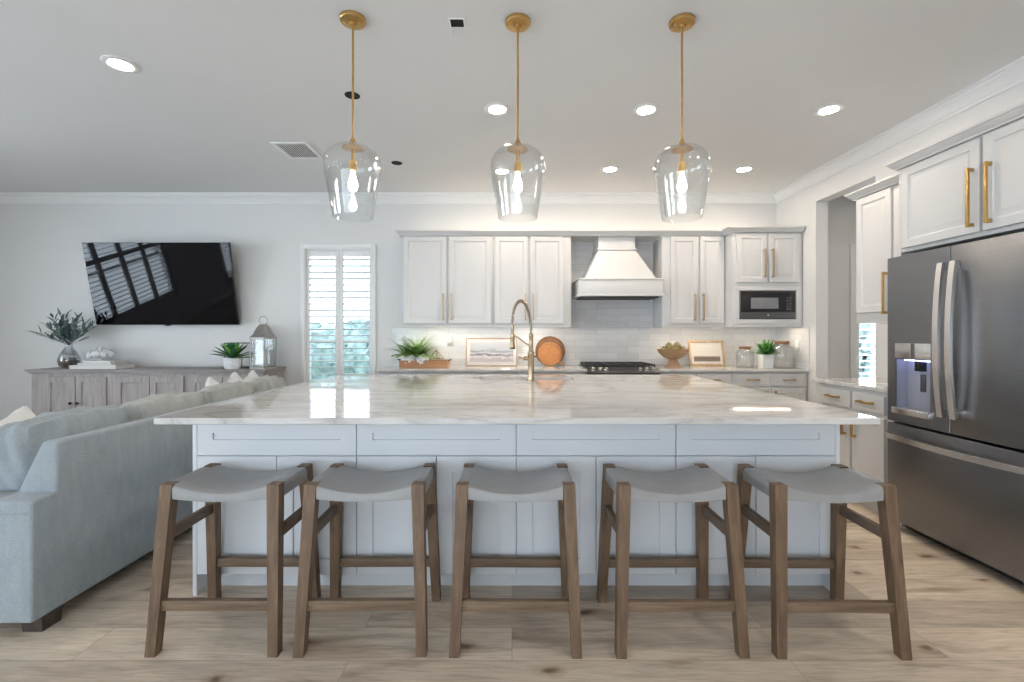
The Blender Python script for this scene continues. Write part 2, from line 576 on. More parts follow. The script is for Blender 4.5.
    def soft(self, c, s, rot=(0, 0, 0), rnd=0.45, puff=0.0, wr=0.006, cuts=9, seed=0):
        """a soft cushion: a box with rounded corners, bulging faces, slight wrinkles"""
        rg = random.Random(seed)
        ph = [rg.uniform(0, 6.28) for _ in range(6)]
        bm = bmesh.new()
        bmesh.ops.create_cube(bm, size=2)
        bmesh.ops.subdivide_edges(bm, edges=bm.edges[:], cuts=cuts, use_grid_fill=True)
        R = Euler(rot).to_matrix()
        for w in bm.verts:
            x, y, z = w.co
            sp = Vector((x * math.sqrt(max(0, 1 - y * y / 2 - z * z / 2 + y * y * z * z / 3)), y * math.sqrt(max(0, 1 - z * z / 2 - x * x / 2 + z * z * x * x / 3)), z * math.sqrt(max(0, 1 - x * x / 2 - y * y / 2 + x * x * y * y / 3))))
            p = Vector((x, y, z)).lerp(sp, rnd)
            k = wr * (sin(9 * x + 5 * z + ph[0]) + sin(11 * y - 6 * z + ph[1]) + sin(7 * x + 8 * y + ph[2]))
            q = Vector((p.x * s[0] / 2, p.y * s[1] / 2, p.z * s[2] / 2))
            thin = min(range(3), key=lambda i: s[i])
            oth = [i for i in range(3) if i != thin]
            e = (1 - abs(w.co[oth[0]]) ** 2.2) * (1 - abs(w.co[oth[1]]) ** 2.2)
            q[thin] *= (1 - puff) + puff * 1.6 * e
            q += p.normalized() * k
            w.co = R @ q + Vector(c)
        return self._bm(bm)

    def leaf(self, base, d, L, W, droop=0.3, seg=5, fold=0.25, wide=0.4):
        d = Vector(d).normalized()
        b = Vector(base)
        side = d.cross(Vector((0, 0, 1)))
        if side.length < 0.05:
            side = Vector((1, 0, 0))
        side.normalize()
        vs, fs = [], []
        p, t = b.copy(), d.copy()
        for i in range(seg + 1):
            u = i / seg
            w = W * 0.5 * (sin(pi * min(1, (u / wide) * 0.5)) if u < wide else cos(pi / 2 * (u - wide) / (1 - wide)))
            w = max(w, W * 0.03)
            nrm = side.cross(t)
            vs += [(p - side * w + nrm * w * fold)[:], p[:], (p + side * w + nrm * w * fold)[:]]
            p = p + t * (L / seg)
            t = (t + Vector((0, 0, -droop / seg))).normalized()
        for i in range(seg):
            a = i * 3
            fs += [(a, a + 1, a + 4, a + 3), (a + 1, a + 2, a + 5, a + 4)]
        return self.add(vs, fs)

    def build(self, name, mat, parent=None, angle=38, keep=False):
        me = bpy.data.meshes.new(name)
        o = bpy.data.objects.new(name, me)
        org = ORG.get(parent.name, Vector((0, 0, 0))) if parent is not None else Vector((0, 0, 0))
        me.from_pydata([(p - org)[:] for p in self.v], [], self.f)
        if not keep:
            bm = bmesh.new()
            bm.from_mesh(me)
            bmesh.ops.recalc_face_normals(bm, faces=bm.faces[:])
            bm.to_mesh(me)
            bm.free()
        me.polygons.foreach_set('use_smooth', [True] * len(me.polygons))
        me.set_sharp_from_angle(angle=radians(angle))
        me.materials.append(mat)
        COL.objects.link(o)
        if parent is not None:
            o.parent = parent
            ORG[o.name] = org
        return o


def thing(name, label, cat, loc=(0, 0, 0), group=None):
    o = bpy.data.objects.new(name, None)
    o.empty_display_size = 0.1
    COL.objects.link(o)
    o.location = loc
    o['label'], o['category'] = label, cat
    if group:
        o['group'] = group
    ORG[o.name] = Vector(loc)
    return o


def tag(o, label, cat, group=None, kind=None):
    o['label'], o['category'] = label, cat
    if group:
        o['group'] = group
    if kind:
        o['kind'] = kind
    return o


def struct(o):
    o['kind'] = 'structure'
    return o


def dup(root, loc, label, rotz=0.0):
    r = root.copy()
    COL.objects.link(r)
    r.location = loc
    r.rotation_euler = (0, 0, rotz)
    r['label'] = label
    for ch in list(root.children):
        c = ch.copy()
        COL.objects.link(c)
        c.parent = r
        for g in list(ch.children):
            d = g.copy()
            COL.objects.link(d)
            d.parent = c
    return r


# ------------------------------------------------------------------ room shell
XL, XR, YB, YF, ZC = -6.7, 3.18, 5.6, -3.2, 2.97
HX0, HX1, HY0 = 3.305, 5.6, 2.6       # the hall beyond the opening
OY0, OY1, OZ = 4.07, 4.864, 2.68      # the opening in the right wall

struct(MB().box(XL - 0.15, HX1 + 0.15, YF - 0.15, YB + 0.15, -0.12, 0.0).build('floor', M_floor))
struct(MB().box(XL - 0.15, HX1 + 0.15, YF - 0.15, YB + 0.15, ZC, ZC + 0.15).build('ceiling', M_ceil))


def wall_with_holes(name, axis, a0, a1, p0, p1, holes):
    """holes: (a0, a1, z0, z1) in order along the wall"""
    mb = MB()

    def bx(u0, u1, z0, z1):
        if u1 - u0 < 1e-4 or z1 - z0 < 1e-4:
            return
        if axis == 'x':
            mb.box(u0, u1, p0, p1, z0, z1)
        else:
            mb.box(p0, p1, u0, u1, z0, z1)
    cur = a0
    for (h0, h1, z0, z1) in holes:
        bx(cur, h0, 0, ZC)
        bx(h0, h1, 0, z0)
        bx(h0, h1, z1, ZC)
        cur = h1
    bx(cur, a1, 0, ZC)
    return struct(mb.build(name, M_wall))


W1 = (-2.49, -1.685, 0.28, 2.33)
W2 = (4.115, 4.92, 0.28, 2.33)
SIDE = [(1.72, 3.72, 0.55, 2.45)]
SIDER = (-2.6, 0.0, 0.25, 2.45)
wall_with_holes('wall_back', 'x', XL - 0.15, HX1 + 0.15, YB, YB + 0.15, [W1, W2])
wall_with_holes('wall_left', 'y', YF, YB, XL - 0.15, XL, [SIDER] + SIDE)
wall_with_holes('wall_right', 'y', YF, YB, XR, HX0, [(OY0, OY1, 0, OZ)])
wall_with_holes('wall_front', 'x', XL - 0.15, HX0, YF - 0.15, YF, [(-4.4, 1.2, 0.02, 2.35)])
wall_with_holes('wall_hall', 'y', HY0, YB, HX1, HX1 + 0.15, [])
wall_with_holes('wall_hall_near', 'x', HX0, HX1, HY0 - 0.1, HY0, [])

# crown mouldings and baseboards
CR = [(0, 2.862), (0.012, 2.862), (0.014, 2.878), (0.022, 2.883), (0.030, 2.898), (0.055, 2.927), (0.072, 2.937), (0.076, 2.950), (0.098, 2.955), (0.100, ZC), (0, ZC)]
struct(MB().sweep([(XR, YF), (XR, YB), (XL, YB), (XL, YF)], CR).build('trim_1', M_trim, angle=25))
BB = [(0, 0), (0.016, 0), (0.016, 0.115), (0.010, 0.132), (0, 0.135)]
struct(MB().sweep([(-1.45, YB), (XL, YB), (XL, YF)], BB).build('baseboard_left', M_trim))
struct(MB().sweep([(XR, OY1), (XR, 4.99)], BB).build('baseboard_right', M_trim))
struct(MB().sweep([(HX1, YB), (HX0, YB)], BB).build('baseboard_hall', M_trim))


# ------------------------------------------------------------------ windows with plantation shutters
def shutter_panel(mb, fr, u0, u1, z0, z1, v, rail=None, tilt=0.16, sl=0.05, sr=0.05):
    """frame boxes go in fr, louvers in mb; local u, v (outwards into the room), z"""
    tr, br, th = 0.075, 0.09, 0.028
    fr.box(u0, u0 + sl, v, v + th, z0, z1, 0.002)
    fr.box(u1 - sr, u1, v, v + th, z0, z1, 0.002)
    fr.box(u0 + sl, u1 - sr, v, v + th, z1 - tr, z1, 0.002)
    fr.box(u0 + sl, u1 - sr, v, v + th, z0, z0 + br, 0.002)
    spans = [(z0 + br, z1 - tr)]
    if rail:
        fr.box(u0 + sl, u1 - sr, v, v + th, rail - 0.04, rail + 0.04, 0.002)
        spans = [(z0 + br, rail - 0.04), (rail + 0.04, z1 - tr)]
    for a, b in spans:
        n = max(1, round((b - a) / 0.0765))
        p = (b - a) / n
        for i in range(n):
            zc = a + p * (i + 0.5)
            vc = v + th / 2
            hw = 0.042
            poly = [(-hw, 0), (-hw * 0.6, 0.0042), (0, 0.0055), (hw * 0.6, 0.0042), (hw, 0), (hw * 0.6, -0.0042), (0, -0.0055), (-hw * 0.6, -0.0042)]
            ct, sn = cos(tilt), sin(tilt)
            mb.prism(poly, lambda q, t: (t, vc + q[0] * ct - q[1] * sn, zc + q[0] * sn + q[1] * ct), u0 + sl + 0.002, u1 - sr - 0.002)


def shutter_window(name, orient, plane, hole, panels, rail=None, casing=0.05, tilt=0.16, edge=0.03):
    u0, u1, z0, z1 = hole

    def mk():
        m = MB()
        if orient == 'y':
            m.face_y(plane)
        else:  # left wall, facing +X
            m.m = lambda p: Vector((plane + p[1], p[0], p[2]))
        return m
    fr = mk()
    # casing round the hole and the reveal frame inside it
    c = casing
    fr.box(u0 - c, u0, -0.01, 0.022, z0 - c, z1 + c, 0.003)
    fr.box(u1, u1 + c, -0.01, 0.022, z0 - c, z1 + c, 0.003)
    fr.box(u0, u1, -0.01, 0.022, z1, z1 + c, 0.003)
    fr.box(u0, u1, -0.01, 0.022, z0 - c, z0, 0.003)
    for a, b, cc, d in ((u0, u0 + 0.008, z0, z1), (u1 - 0.008, u1, z0, z1), (u0 + 0.008, u1 - 0.008, z1 - 0.02, z1), (u0 + 0.008, u1 - 0.008, z0, z0 + 0.02)):
        fr.box(a, b, -0.149, 0.0, cc, d)
    zm = (z0 + z1) / 2 - 0.1
    fr.box(u0 + 0.02, u1 - 0.02, -0.13, -0.10, zm - 0.02, zm + 0.02)
    root = struct(fr.build(name, M_trim))
    gl = mk()
    gl.box(u0 + 0.02, u1 - 0.02, -0.118, -0.113, z0 + 0.02, z1 - 0.02)
    gl.build('glass', M_pane, root)
    w = (u1 - u0 - 0.016) / panels
    for i in range(panels):
        f, l = mk(), mk()
        a = u0 + 0.008 + w * i
        shutter_panel(l, f, a + 0.0015, a + w - 0.0015, z0 + 0.022, z1 - 0.022, -0.045, rail, tilt, edge if i == 0 else 0.048, edge if i == panels - 1 else 0.048)
        f2 = f.build('shutter', M_trim, root)
        l.build('louver', M_trim, f2)
    return root


shutter_window('window_1', 'y', YB, W1, 2)
shutter_window('window_2', 'y', YB, W2, 2, edge=0.07)
shutter_window('window_3', 'x', XL, SIDE[0], 4, 1.6, edge=0.048)
shutter_window('window_4', 'x', XL, SIDER, 3, 1.6)
# unseen glass doors added behind the camera as an opening for fill light
gd = MB()
for x in (-4.4, -2.56, -0.69, 1.12):
    gd.box(x, x + 0.08, YF - 0.12, YF - 0.04, 0.02, 2.35)
gd.box(-4.4, 1.2, YF - 0.12, YF - 0.04, 2.27, 2.349)
gd.box(-4.4, 1.2, YF - 0.12, YF - 0.04, 0.02, 0.10)
gdo = struct(gd.build('door_1', M_trim))
MB().box(-4.32, 1.12, YF - 0.083, YF - 0.077, 0.10, 2.27).build('glass', M_pane, gdo)

# outside: lawn, and a clipped hedge the shutters look out on
lawn = MB().box(-14, 12, YB + 0.16, 16, -0.25, -0.13).build('lawn', M_lawn)
struct(lawn)
hg = MB()
bm = bmesh.new()
bmesh.ops.create_grid(bm, x_segments=120, y_segments=26, size=1)
rg = random.Random(3)
for w in bm.verts:
    u, t = w.co.x, (w.co.y + 1) / 2
    w.co = Vector((u * 8 - 0.5, 8.6 - 0.25 * sin(t * pi) + rg.uniform(-0.10, 0.10), -0.14 + t * 1.15 + rg.uniform(-0.06, 0.06)))
hg._bm(bm)
hedge = hg.build('hedge', M_hedge, angle=10)
sol = hedge.modifiers.new('depth', 'SOLIDIFY')
sol.thickness = 0.7
sol.offset = -1
tag(hedge, 'green hedge seen through the open shutter louvers', 'hedge', kind='stuff')

# ------------------------------------------------------------------ wall tile
tl = MB()
tl.box(-1.448, -1.24, YB - 0.010, YB, 0.92, 1.375)
tl.box(-1.24, 3.17, YB - 0.010, YB, 0.92, 2.40)
tl.box(XR - 0.010, XR, 4.965, YB - 0.010, 0.92, 1.37)
o = struct(tl.build('wall_tile', M_tile))


# ------------------------------------------------------------------ cabinet kit
def panel(mb, u0, u1, z0, z1, style, t=0.020, v0=0.0):
    def R(i, v):
        return (u0 + i, u1 - i, z0 + i, z1 - i, v0 + v)
    if style == 'raised':
        r = [R(0, 0), R(0, t - 0.003), R(0.003, t), R(0.052, t), R(0.056, t - 0.007), R(0.060, t - 0.009), R(0.068, t - 0.009), R(0.092, t - 0.002), R(0.095, t - 0.002)]
    elif style == 'shaker':
        r = [R(0, 0), R(0, t - 0.002), R(0.002, t), R(0.078, t), R(0.079, t - 0.009)]
    elif style == 'shaker_slim':
        r = [R(0, 0), R(0, t - 0.002), R(0.002, t), R(0.045, t), R(0.046, t - 0.008)]
    else:
        r = [R(0, 0), R(0, t - 0.004), R(0.004, t), R(0.022, t), R(0.024, t - 0.002)]
    mb.loops(r)


def pull(mb, u, z, L, vert=True, v0=0.020, w=0.014, out=0.036):
    h = w / 2
    if vert:
        mb.box(u - h, u + h, v0 + out - w, v0 + out, z - L / 2, z + L / 2, 0.0015)
        for s in (-1, 1):
            c = z + s * (L / 2 - 0.012)
            mb.box(u - h * 1.25, u + h * 1.25, v0 - 0.001, v0 + out - w * 0.2, c - h * 1.3, c + h * 1.3, 0.0015)
    else:
        mb.box(u - L / 2, u + L / 2, v0 + out - w, v0 + out, z - h, z + h, 0.0015)
        for s in (-1, 1):
            c = u + s * (L / 2 - 0.012)
            mb.box(c - h * 1.3, c + h * 1.3, v0 - 0.001, v0 + out - w * 0.2, z - h * 1.25, z + h * 1.25, 0.0015)


def cabinet(name, label, orient, plane, u0, u1, z0, z1, depth, fronts, group=None, mat=None, hmat=None, body=None, kick=0.0):
    mat = mat or M_cab

    def mk():
        return MB().face_y(plane) if orient == 'y' else MB().face_x(plane)
    loc = (((u0 + u1) / 2, plane + depth / 2, z0) if orient == 'y' else (plane + depth / 2, (u0 + u1) / 2, z0))
    root = thing(name, label, 'cabinet', loc, group)
    b = mk()
    if body:
        body(b)
    elif kick:
        b.box(u0, u1, -depth, 0, z0 + kick, z1, 0.0015)
        b.box(u0 + 0.002, u1 - 0.002, -depth, -0.07, z0, z0 + kick)
    elif orient == 'y':
        b.box(u0, u1, -depth, 0, z0 + 0.02, z1, 0.0015)
        b.box(u0, u1, -0.018, 0, z0, z0 + 0.02)
        b.box(u0, u0 + 0.016, -depth, -0.018, z0, z0 + 0.02)
        b.box(u1 - 0.016, u1, -depth, -0.018, z0, z0 + 0.02)
    else:
        b.box(u0, u1, -depth, 0, z0, z1, 0.0015)
    b.build('body', mat, root)
    for fr in fronts:
        kind, a, c, e, f, style, h = fr
        d = mk()
        panel(d, a, c, e, f, style)
        do = d.build(kind, mat, root)
        if h:
            p = mk()
            pull(p, h[1], h[2], h[3], h[0] == 'v')
            p.build('handle', hmat or M_gold, do)
    return root


GU = 'pale grey upper cabinets on the tiled wall'
YU = 5.25
cabinet('upper_cabinet', 'pale grey two-door upper cabinet over the fern tray, nearest the shuttered window', 'y', YU, -1.247, -0.212, 1.37, 2.40, 0.338,
        [('door', -1.222, -0.738, 1.415, 2.392, 'raised', ('v', -0.772, 1.60, 0.30)), ('door', -0.714, -0.236, 1.415, 2.392, 'raised', ('v', -0.680, 1.60, 0.30))], GU)
cabinet('upper_cabinet', 'pale grey two-door upper cabinet directly above the framed seascape', 'y', YU, -0.210, 0.667, 1.37, 2.40, 0.338,
        [('door', -0.192, 0.184, 1.415, 2.392, 'raised', ('v', 0.150, 1.60, 0.30)), ('door', 0.206, 0.582, 1.415, 2.392, 'raised', ('v', 0.240, 1.60, 0.30))], GU)
cabinet('upper_cabinet', 'pale grey two-door upper cabinet between range hood and microwave cabinet', 'y', YU, 1.697, 2.400, 1.37, 2.40, 0.338,
        [('door', 1.786, 2.090, 1.415, 2.392, 'raised', ('v', 2.055, 1.595, 0.30)), ('door', 2.116, 2.390, 1.415, 2.392, 'raised', ('v', 2.150, 1.595, 0.30))], GU)
YM = 5.08


def mw_body(b):
    b.box(2.402, 3.1685, -0.508, 0, 1.39, 1.455)
    b.box(2.402, 3.1685, -0.018, 0, 1.37, 1.39)
    b.box(2.402, 2.418, -0.508, -0.018, 1.37, 1.39)
    b.box(2.402, 3.1685, -0.508, 0, 1.77, 2.41, 0.0015)
    b.box(2.402, 2.478, -0.508, 0, 1.455, 1.77)
    b.box(3.098, 3.1685, -0.508, 0, 1.455, 1.77)
    b.box(2.478, 3.098, -0.508, -0.48, 1.455, 1.77)
    for (a, c, e, f) in ((2.435, 2.478, 1.41, 1.815), (3.098, 3.14, 1.41, 1.815), (2.478, 3.098, 1.41, 1.455), (2.478, 3.098, 1.77, 1.815)):
        b.box(a, c, 0, 0.012, e, f)


cabinet('microwave_cabinet', 'pale grey deep upper cabinet with two small doors above the microwave', 'y', YM, 2.402, 3.1685, 1.37, 2.41, 0.508,
        [('door', 2.447, 2.776, 1.858, 2.392, 'raised', ('v', 2.745, 2.065, 0.31)), ('door', 2.800, 3.130, 1.858, 2.392, 'raised', ('v', 2.832, 2.065, 0.31))], GU, body=mw_body)
# microwave
mw = thing('microwave', 'dark grey built-in microwave in the upper cabinet beside the opening', 'microwave', (2.788, YM + 0.1, 1.456))
m = MB().face_y(YM)
m.loops([(2.484, 3.092, 1.459, 1.766, -0.40), (2.484, 3.092, 1.459, 1.766, 0.004), (2.490, 3.086, 1.465, 1.760, 0.010)])
m.build('housing', M_mwbody, mw)
m = MB().face_y(YM)
m.loops([(2.496, 3.080, 1.535, 1.752, 0.0095), (2.496, 3.080, 1.535, 1.752, 0.016), (2.500, 3.076, 1.539, 1.748, 0.018)])
dr = m.build('door', M_black, mw)
m = MB().face_y(YM)
m.loops([(2.60, 2.90, 1.570, 1.690, 0.0175), (2.60, 2.90, 1.570, 1.690, 0.0195)])
w = m.build('window', simple('microwave_window', (0.20, 0.20, 0.21), 0.15, var=0.1, vscale=8), dr)
w['label'] = 'grey see-through window'
m = MB().face_y(YM)
m.loops([(2.496, 3.080, 1.470, 1.531, 0.0095), (2.496, 3.080, 1.470, 1.531, 0.014)])
m.build('lower_panel', M_mwbody, mw)
m = MB().face_y(YM)
m.lathe([(0.010, 0), (0.010, 0.003), (0.0, 0.003)], (2.79, 0.0135, 1.503), 16, Matrix.Rotation(-pi / 2, 3, 'X'))
m.build('badge', M_steel, mw)
m = MB().face_y(YM)
for i in range(5):
    for j in range(2):
        m.box(2.985 + j * 0.034, 3.008 + j * 0.034, 0.017, 0.0195, 1.556 + i * 0.030, 1.572 + i * 0.030)
m.build('keypad', M_mwbody, dr)
m = MB().face_y(YM)
m.lathe([(0.016, 0), (0.016, 0.010), (0.013, 0.012), (0.0, 0.012)], (3.015, 0.0175, 1.722), 20, Matrix.Rotation(-pi / 2, 3, 'X'))
m.build('dial', M_black, dr)

# cornice along the upper cabinets
CC = [(-0.02, 2.402), (0.022, 2.402), (0.024, 2.412), (0.034, 2.418), (0.052, 2.442), (0.060, 2.446), (0.060, 2.460), (-0.02, 2.460)]
c = MB()
c.sweep([(3.168, YM - 0.001), (2.402, YM - 0.001), (2.402, YU), (-1.247, YU), (-1.247, YB - 0.012)], CC)
c.box(0.669, 1.695, YU + 0.03, YB - 0.012, 2.402, 2.425)
tag(c.build('cabinet_cornice', M_cab, angle=25), 'stepped pale grey cornice along the top of the back wall cabinets', 'cornice')


def light_strip(x0, x1, y, z, label, up=False):
    s = thing('light_strip', label, 'light', ((x0 + x1) / 2, y, z), 'slim warm light strips on the cabinets')
    dz = 0.008
    if up:
        MB().box(x0, x1, y - 0.014, y + 0.014, z, z + dz).build('housing', M_plate, s)
        MB().box(x0 + 0.01, x1 - 0.01, y - 0.010, y + 0.010, z + dz, z + dz + 0.002).build('diffuser', M_stripu, s)
    else:
        MB().box(x0, x1, y - 0.014, y + 0.014, z - dz, z).build('housing', M_plate, s)
        MB().box(x0 + 0.01, x1 - 0.01, y - 0.010, y + 0.010, z - dz - 0.002, z - dz).build('diffuser', M_strip, s)


M_stripu = emissive('lit_cove_strip', (1.0, 0.86, 0.68), 13)
light_strip(-1.15, -0.25, 5.31, 1.39, 'slim warm light strip under the upper cabinet over the fern tray')
light_strip(-0.15, 0.60, 5.31, 1.39, 'slim warm light strip under the cabinet above the seascape')
light_strip(1.75, 2.33, 5.31, 1.39, 'slim warm light strip under the cabinet beside the range hood')
light_strip(2.45, 3.10, 5.16, 1.39, 'slim warm light strip under the microwave cabinet')
light_strip(-1.15, 0.9, 5.45, 2.428, 'slim light strip on top of the cabinets by the window', True)
light_strip(1.0, 3.05, 5.45, 2.428, 'slim light strip on top of the cabinets by the microwave', True)

# range hood
hd = thing('range_hood', 'white tapered range hood over the black gas range', 'range hood', (1.2, 5.36, 1.7))
m = MB()
m.box(0.735, 1.664, 5.126, 5.588, 1.735, 1.895, 0.002)
m.box(0.722, 1.677, 5.113, 5.588, 1.714, 1.735, 0.002)
m.box(0.725, 1.674, 5.116, 5.588, 1.895, 1.910, 0.002)
m.build('apron', M_hood, hd)
m = MB()
m.frus((1.2, 5.363), (0.79, 0.448), 1.910, (1.19, 5.434), (0.42, 0.306), 2.245)
m.build('canopy', M_hood, hd)
m = MB()
m.box(0.962, 1.418, 5.266, 5.588, 2.245, 2.262, 0.003)
m.box(0.982, 1.398, 5.281, 5.588, 2.262, 2.401)
m.build('chimney', M_hood, hd)
m = MB()
m.box(0.77, 1.63, 5.16, 5.55, 1.700, 1.7135)
m.build('filter', M_darksteel, hd)

# ------------------------------------------------------------------ back base run
GB = 'pale grey base cabinets below the back counter'
YBF = 5.0


def base_unit(label, x0, x1, n, hmat=None):
    w = (x1 - x0 - 0.03) / n
    fr = []
    for i in range(n):
        a = x0 + 0.015 + w * i + 0.012
        b = a + w - 0.024
        c = (a + b) / 2
        fr.append(('drawer', a, b, 0.738, 0.867, 'slab', ('h', c, 0.803, 0.13)))
        hu = b - 0.035 if i % 2 == 0 else a + 0.035
        fr.append(('door', a, b, 0.13, 0.712, 'raised', ('v', hu, 0.61, 0.16)))
    cabinet('base_cabinet', label, 'y', YBF, x0, x1, 0, 0.885, 0.58, fr, GB, kick=0.10, hmat=hmat)


base_unit('pale grey base cabinet at the window end of the back counter', -1.43, -0.69, 2)
base_unit('pale grey base cabinet below the framed seascape', -0.688, 0.06, 2)
base_unit('pale grey base cabinet next to the left side of the range', 0.062, 0.797, 2)
base_unit('pale grey base cabinet between range and the corner unit', 1.578, 2.368, 2)
base_unit('pale grey corner base cabinet with two drawers below the glass jars', 2.37, 3.172, 2)


def slab(name, x0, x1, y0, y1, label, hole=None, z0=0.890, z1=0.920):
    m = MB()
    e = 0.003

    def ring(i, z):
        return [(x0 + i, y0 + i, z), (x1 - i, y0 + i, z), (x1 - i, y1 - i, z), (x0 + i, y1 - i, z)]
    vs = ring(e, z0) + ring(0, z0 + e) + ring(0, z1 - e) + ring(e, z1)
    fs = []
    for i in range(3):
        for k in range(4):
            l = (k + 1) % 4
            fs.append((i * 4 + k, i * 4 + l, i * 4 + 4 + l, i * 4 + 4 + k))
    if hole:
        hx0, hx1, hy0, hy1 = hole
        n = len(vs)
        for z in (z1, z0):
            vs += [(hx0, hy0, z), (hx1, hy0, z), (hx1, hy1, z), (hx0, hy1, z)]
        for k in range(4):
            l = (k + 1) % 4
            fs.append((12 + k, 12 + l, n + l, n + k))
            fs.append((n + k, n + l, n + 4 + l, n + 4 + k))
            fs.append((n + 4 + k, n + 4 + l, l, k))
    else:
        fs += [(12, 13, 14, 15), (3, 2, 1, 0)]
    m.add(vs, fs)
    return tag(m.build(name, M_marble, angle=20), label, 'countertop')


slab('countertop', -1.448, 0.802, 4.965, YB - 0.011, 'white stone countertop on the back run from window end to the range')
slab('countertop', 1.573, 3.169, 4.965, YB - 0.011, 'white stone countertop on the back run from range to the corner')

# ------------------------------------------------------------------ gas range
rgx0, rgx1 = 0.806, 1.569
rt = thing('gas_range', 'black gas range with cast iron grates set in the back counter', 'stove', ((rgx0 + rgx1) / 2, 5.25, 0))
m = MB()
m.box(rgx0, rgx1, 4.96, 5.58, 0.02, 0.905)
m.build('body', M_black, rt)
m = MB()
m.box(rgx0 + 0.01, rgx1 - 0.01, 4.925, 4.9595, 0.20, 0.868, 0.004)
od = m.build('oven_door', M_mwglass, rt)
m = MB()
m.tube([(rgx0 + 0.05, 4.925, 0.75), (rgx0 + 0.05, 4.88, 0.75)], 0.009)
m.tube([(rgx1 - 0.05, 4.925, 0.75), (rgx1 - 0.05, 4.88, 0.75)], 0.009)
m.tube([(rgx0 + 0.02, 4.88, 0.75), (rgx1 - 0.02, 4.88, 0.75)], 0.012)
m.build('handle', M_steel, od)
m = MB()
poly = [(4.925, 0.872), (4.92, 0.886), (4.985, 0.934), (5.03, 0.934), (5.03, 0.872)]
m.prism(poly, lambda p, t: (t, p[0], p[1]), rgx0 - 0.004, rgx1 + 0.004)
m.build('control_panel', M_mwbody, rt)
m = MB()
m.box(rgx0 - 0.004, rgx1 + 0.004, 5.03, 5.585, 0.905, 0.932, 0.003)
m.build('cooktop', M_black, rt)
tiltk = Matrix.Rotation(radians(36), 3, 'X')
for kx in (0.06, 0.13, 0.20, 0.56, 0.63, 0.70):
    m = MB()
    m.lathe([(0.021, 0), (0.021, 0.006), (0.017, 0.010), (0.016, 0.028), (0.012, 0.032), (0, 0.032)], (rgx0 + kx, 4.953, 0.9105), 20, tiltk)
    m.build('knob', M_steel, rt)
for gx in range(3):
    m = MB()
    a = rgx0 + 0.012 + gx * 0.249
    b = a + 0.241
    for y in (5.05, 5.56):
        m.box(a, b, y - 0.008, y + 0.008, 0.948, 0.964, 0.002)
    for x in (a + 0.008, b - 0.008):
        m.box(x - 0.008, x + 0.008, 5.05, 5.56, 0.948, 0.964, 0.002)
    for y in (5.18, 5.305, 5.43):
        m.box(a, b, y - 0.006, y + 0.006, 0.948, 0.966, 0.002)
    m.box((a + b) / 2 - 0.006, (a + b) / 2 + 0.006, 5.05, 5.56, 0.948, 0.966, 0.002)
    for x in (a + 0.01, b - 0.01):
        for y in (5.055, 5.555):
            m.box(x - 0.008, x + 0.008, y - 0.008, y + 0.008, 0.931, 0.95)
    m.build('grate', M_iron, rt)
for bx, by in ((0.13, 5.17), (0.13, 5.44), (0.38, 5.30), (0.63, 5.17), (0.63, 5.44)):
    m = MB()
    m.lathe([(0.05, 0.931), (0.05, 0.938), (0.035, 0.940), (0.033, 0.947), (0, 0.947)], (rgx0 + bx, by, 0), 24)
    m.build('burner', M_iron, rt)

# ------------------------------------------------------------------ right-hand run
XRF = 2.59


def rb_fronts():
    return [('drawer', 3.545, 3.885, 0.732, 0.860, 'slab', ('h', 3.715, 0.80, 0.14)),
            ('drawer', 3.215, 3.520, 0.732, 0.860, 'slab', ('h', 3.368, 0.80, 0.14)),
            ('door', 3.545, 3.885, 0.13, 0.705, 'raised', ('v', 3.585, 0.60, 0.16)),
            ('door', 3.215, 3.520, 0.13, 0.705, 'raised', ('v', 3.480, 0.60, 0.16))]


cabinet('base_cabinet', 'pale base cabinet with brass pulls between refrigerator and wall opening', 'x', XRF, 3.15, 3.955, 0, 0.885, 0.58, rb_fronts(), kick=0.10, hmat=M_brass)
slab('countertop', 2.560, 3.175, 3.150, 3.968, 'short white stone countertop beside the refrigerator')
cabinet('upper_cabinet', 'tall narrow single-door upper cabinet between refrigerator and wall opening', 'x', 2.85, 3.152, 3.845, 1.38, 2.41, 0.325,
        [('door', 3.475, 3.825, 1.465, 2.392, 'raised', ('v', 3.512, 1.605, 0.32))], hmat=M_brass)


def fc_body(b):
    b.box(2.06, 3.13, -0.55, 0, 1.84, 2.41, 0.0015)
    b.box(3.132, 3.149, -0.55, 0.0, 0.0, 2.41)
    b.box(2.06, 2.08, -0.55, 0.0, 0.0, 1.84)


cabinet('refrigerator_cabinet', 'pale grey two-door cabinet above the refrigerator with brass pulls', 'x', 2.62, 2.06, 3.149, 0.0, 2.41, 0.55,
        [('door', 2.590, 3.110, 1.865, 2.392, 'raised', ('v', 2.625, 2.065, 0.335)), ('door', 2.070, 2.570, 1.865, 2.392, 'raised', ('v', 2.525, 2.065, 0.335))], body=fc_body, hmat=M_brass)
c = MB()
c.sweep([(2.62, 2.06), (2.62, 3.135), (2.85, 3.135), (2.85, 3.845), (3.17, 3.845)], CC)
tag(c.build('cabinet_cornice', M_cab, angle=25), 'stepped cornice on top of the cabinets around the refrigerator', 'cornice')

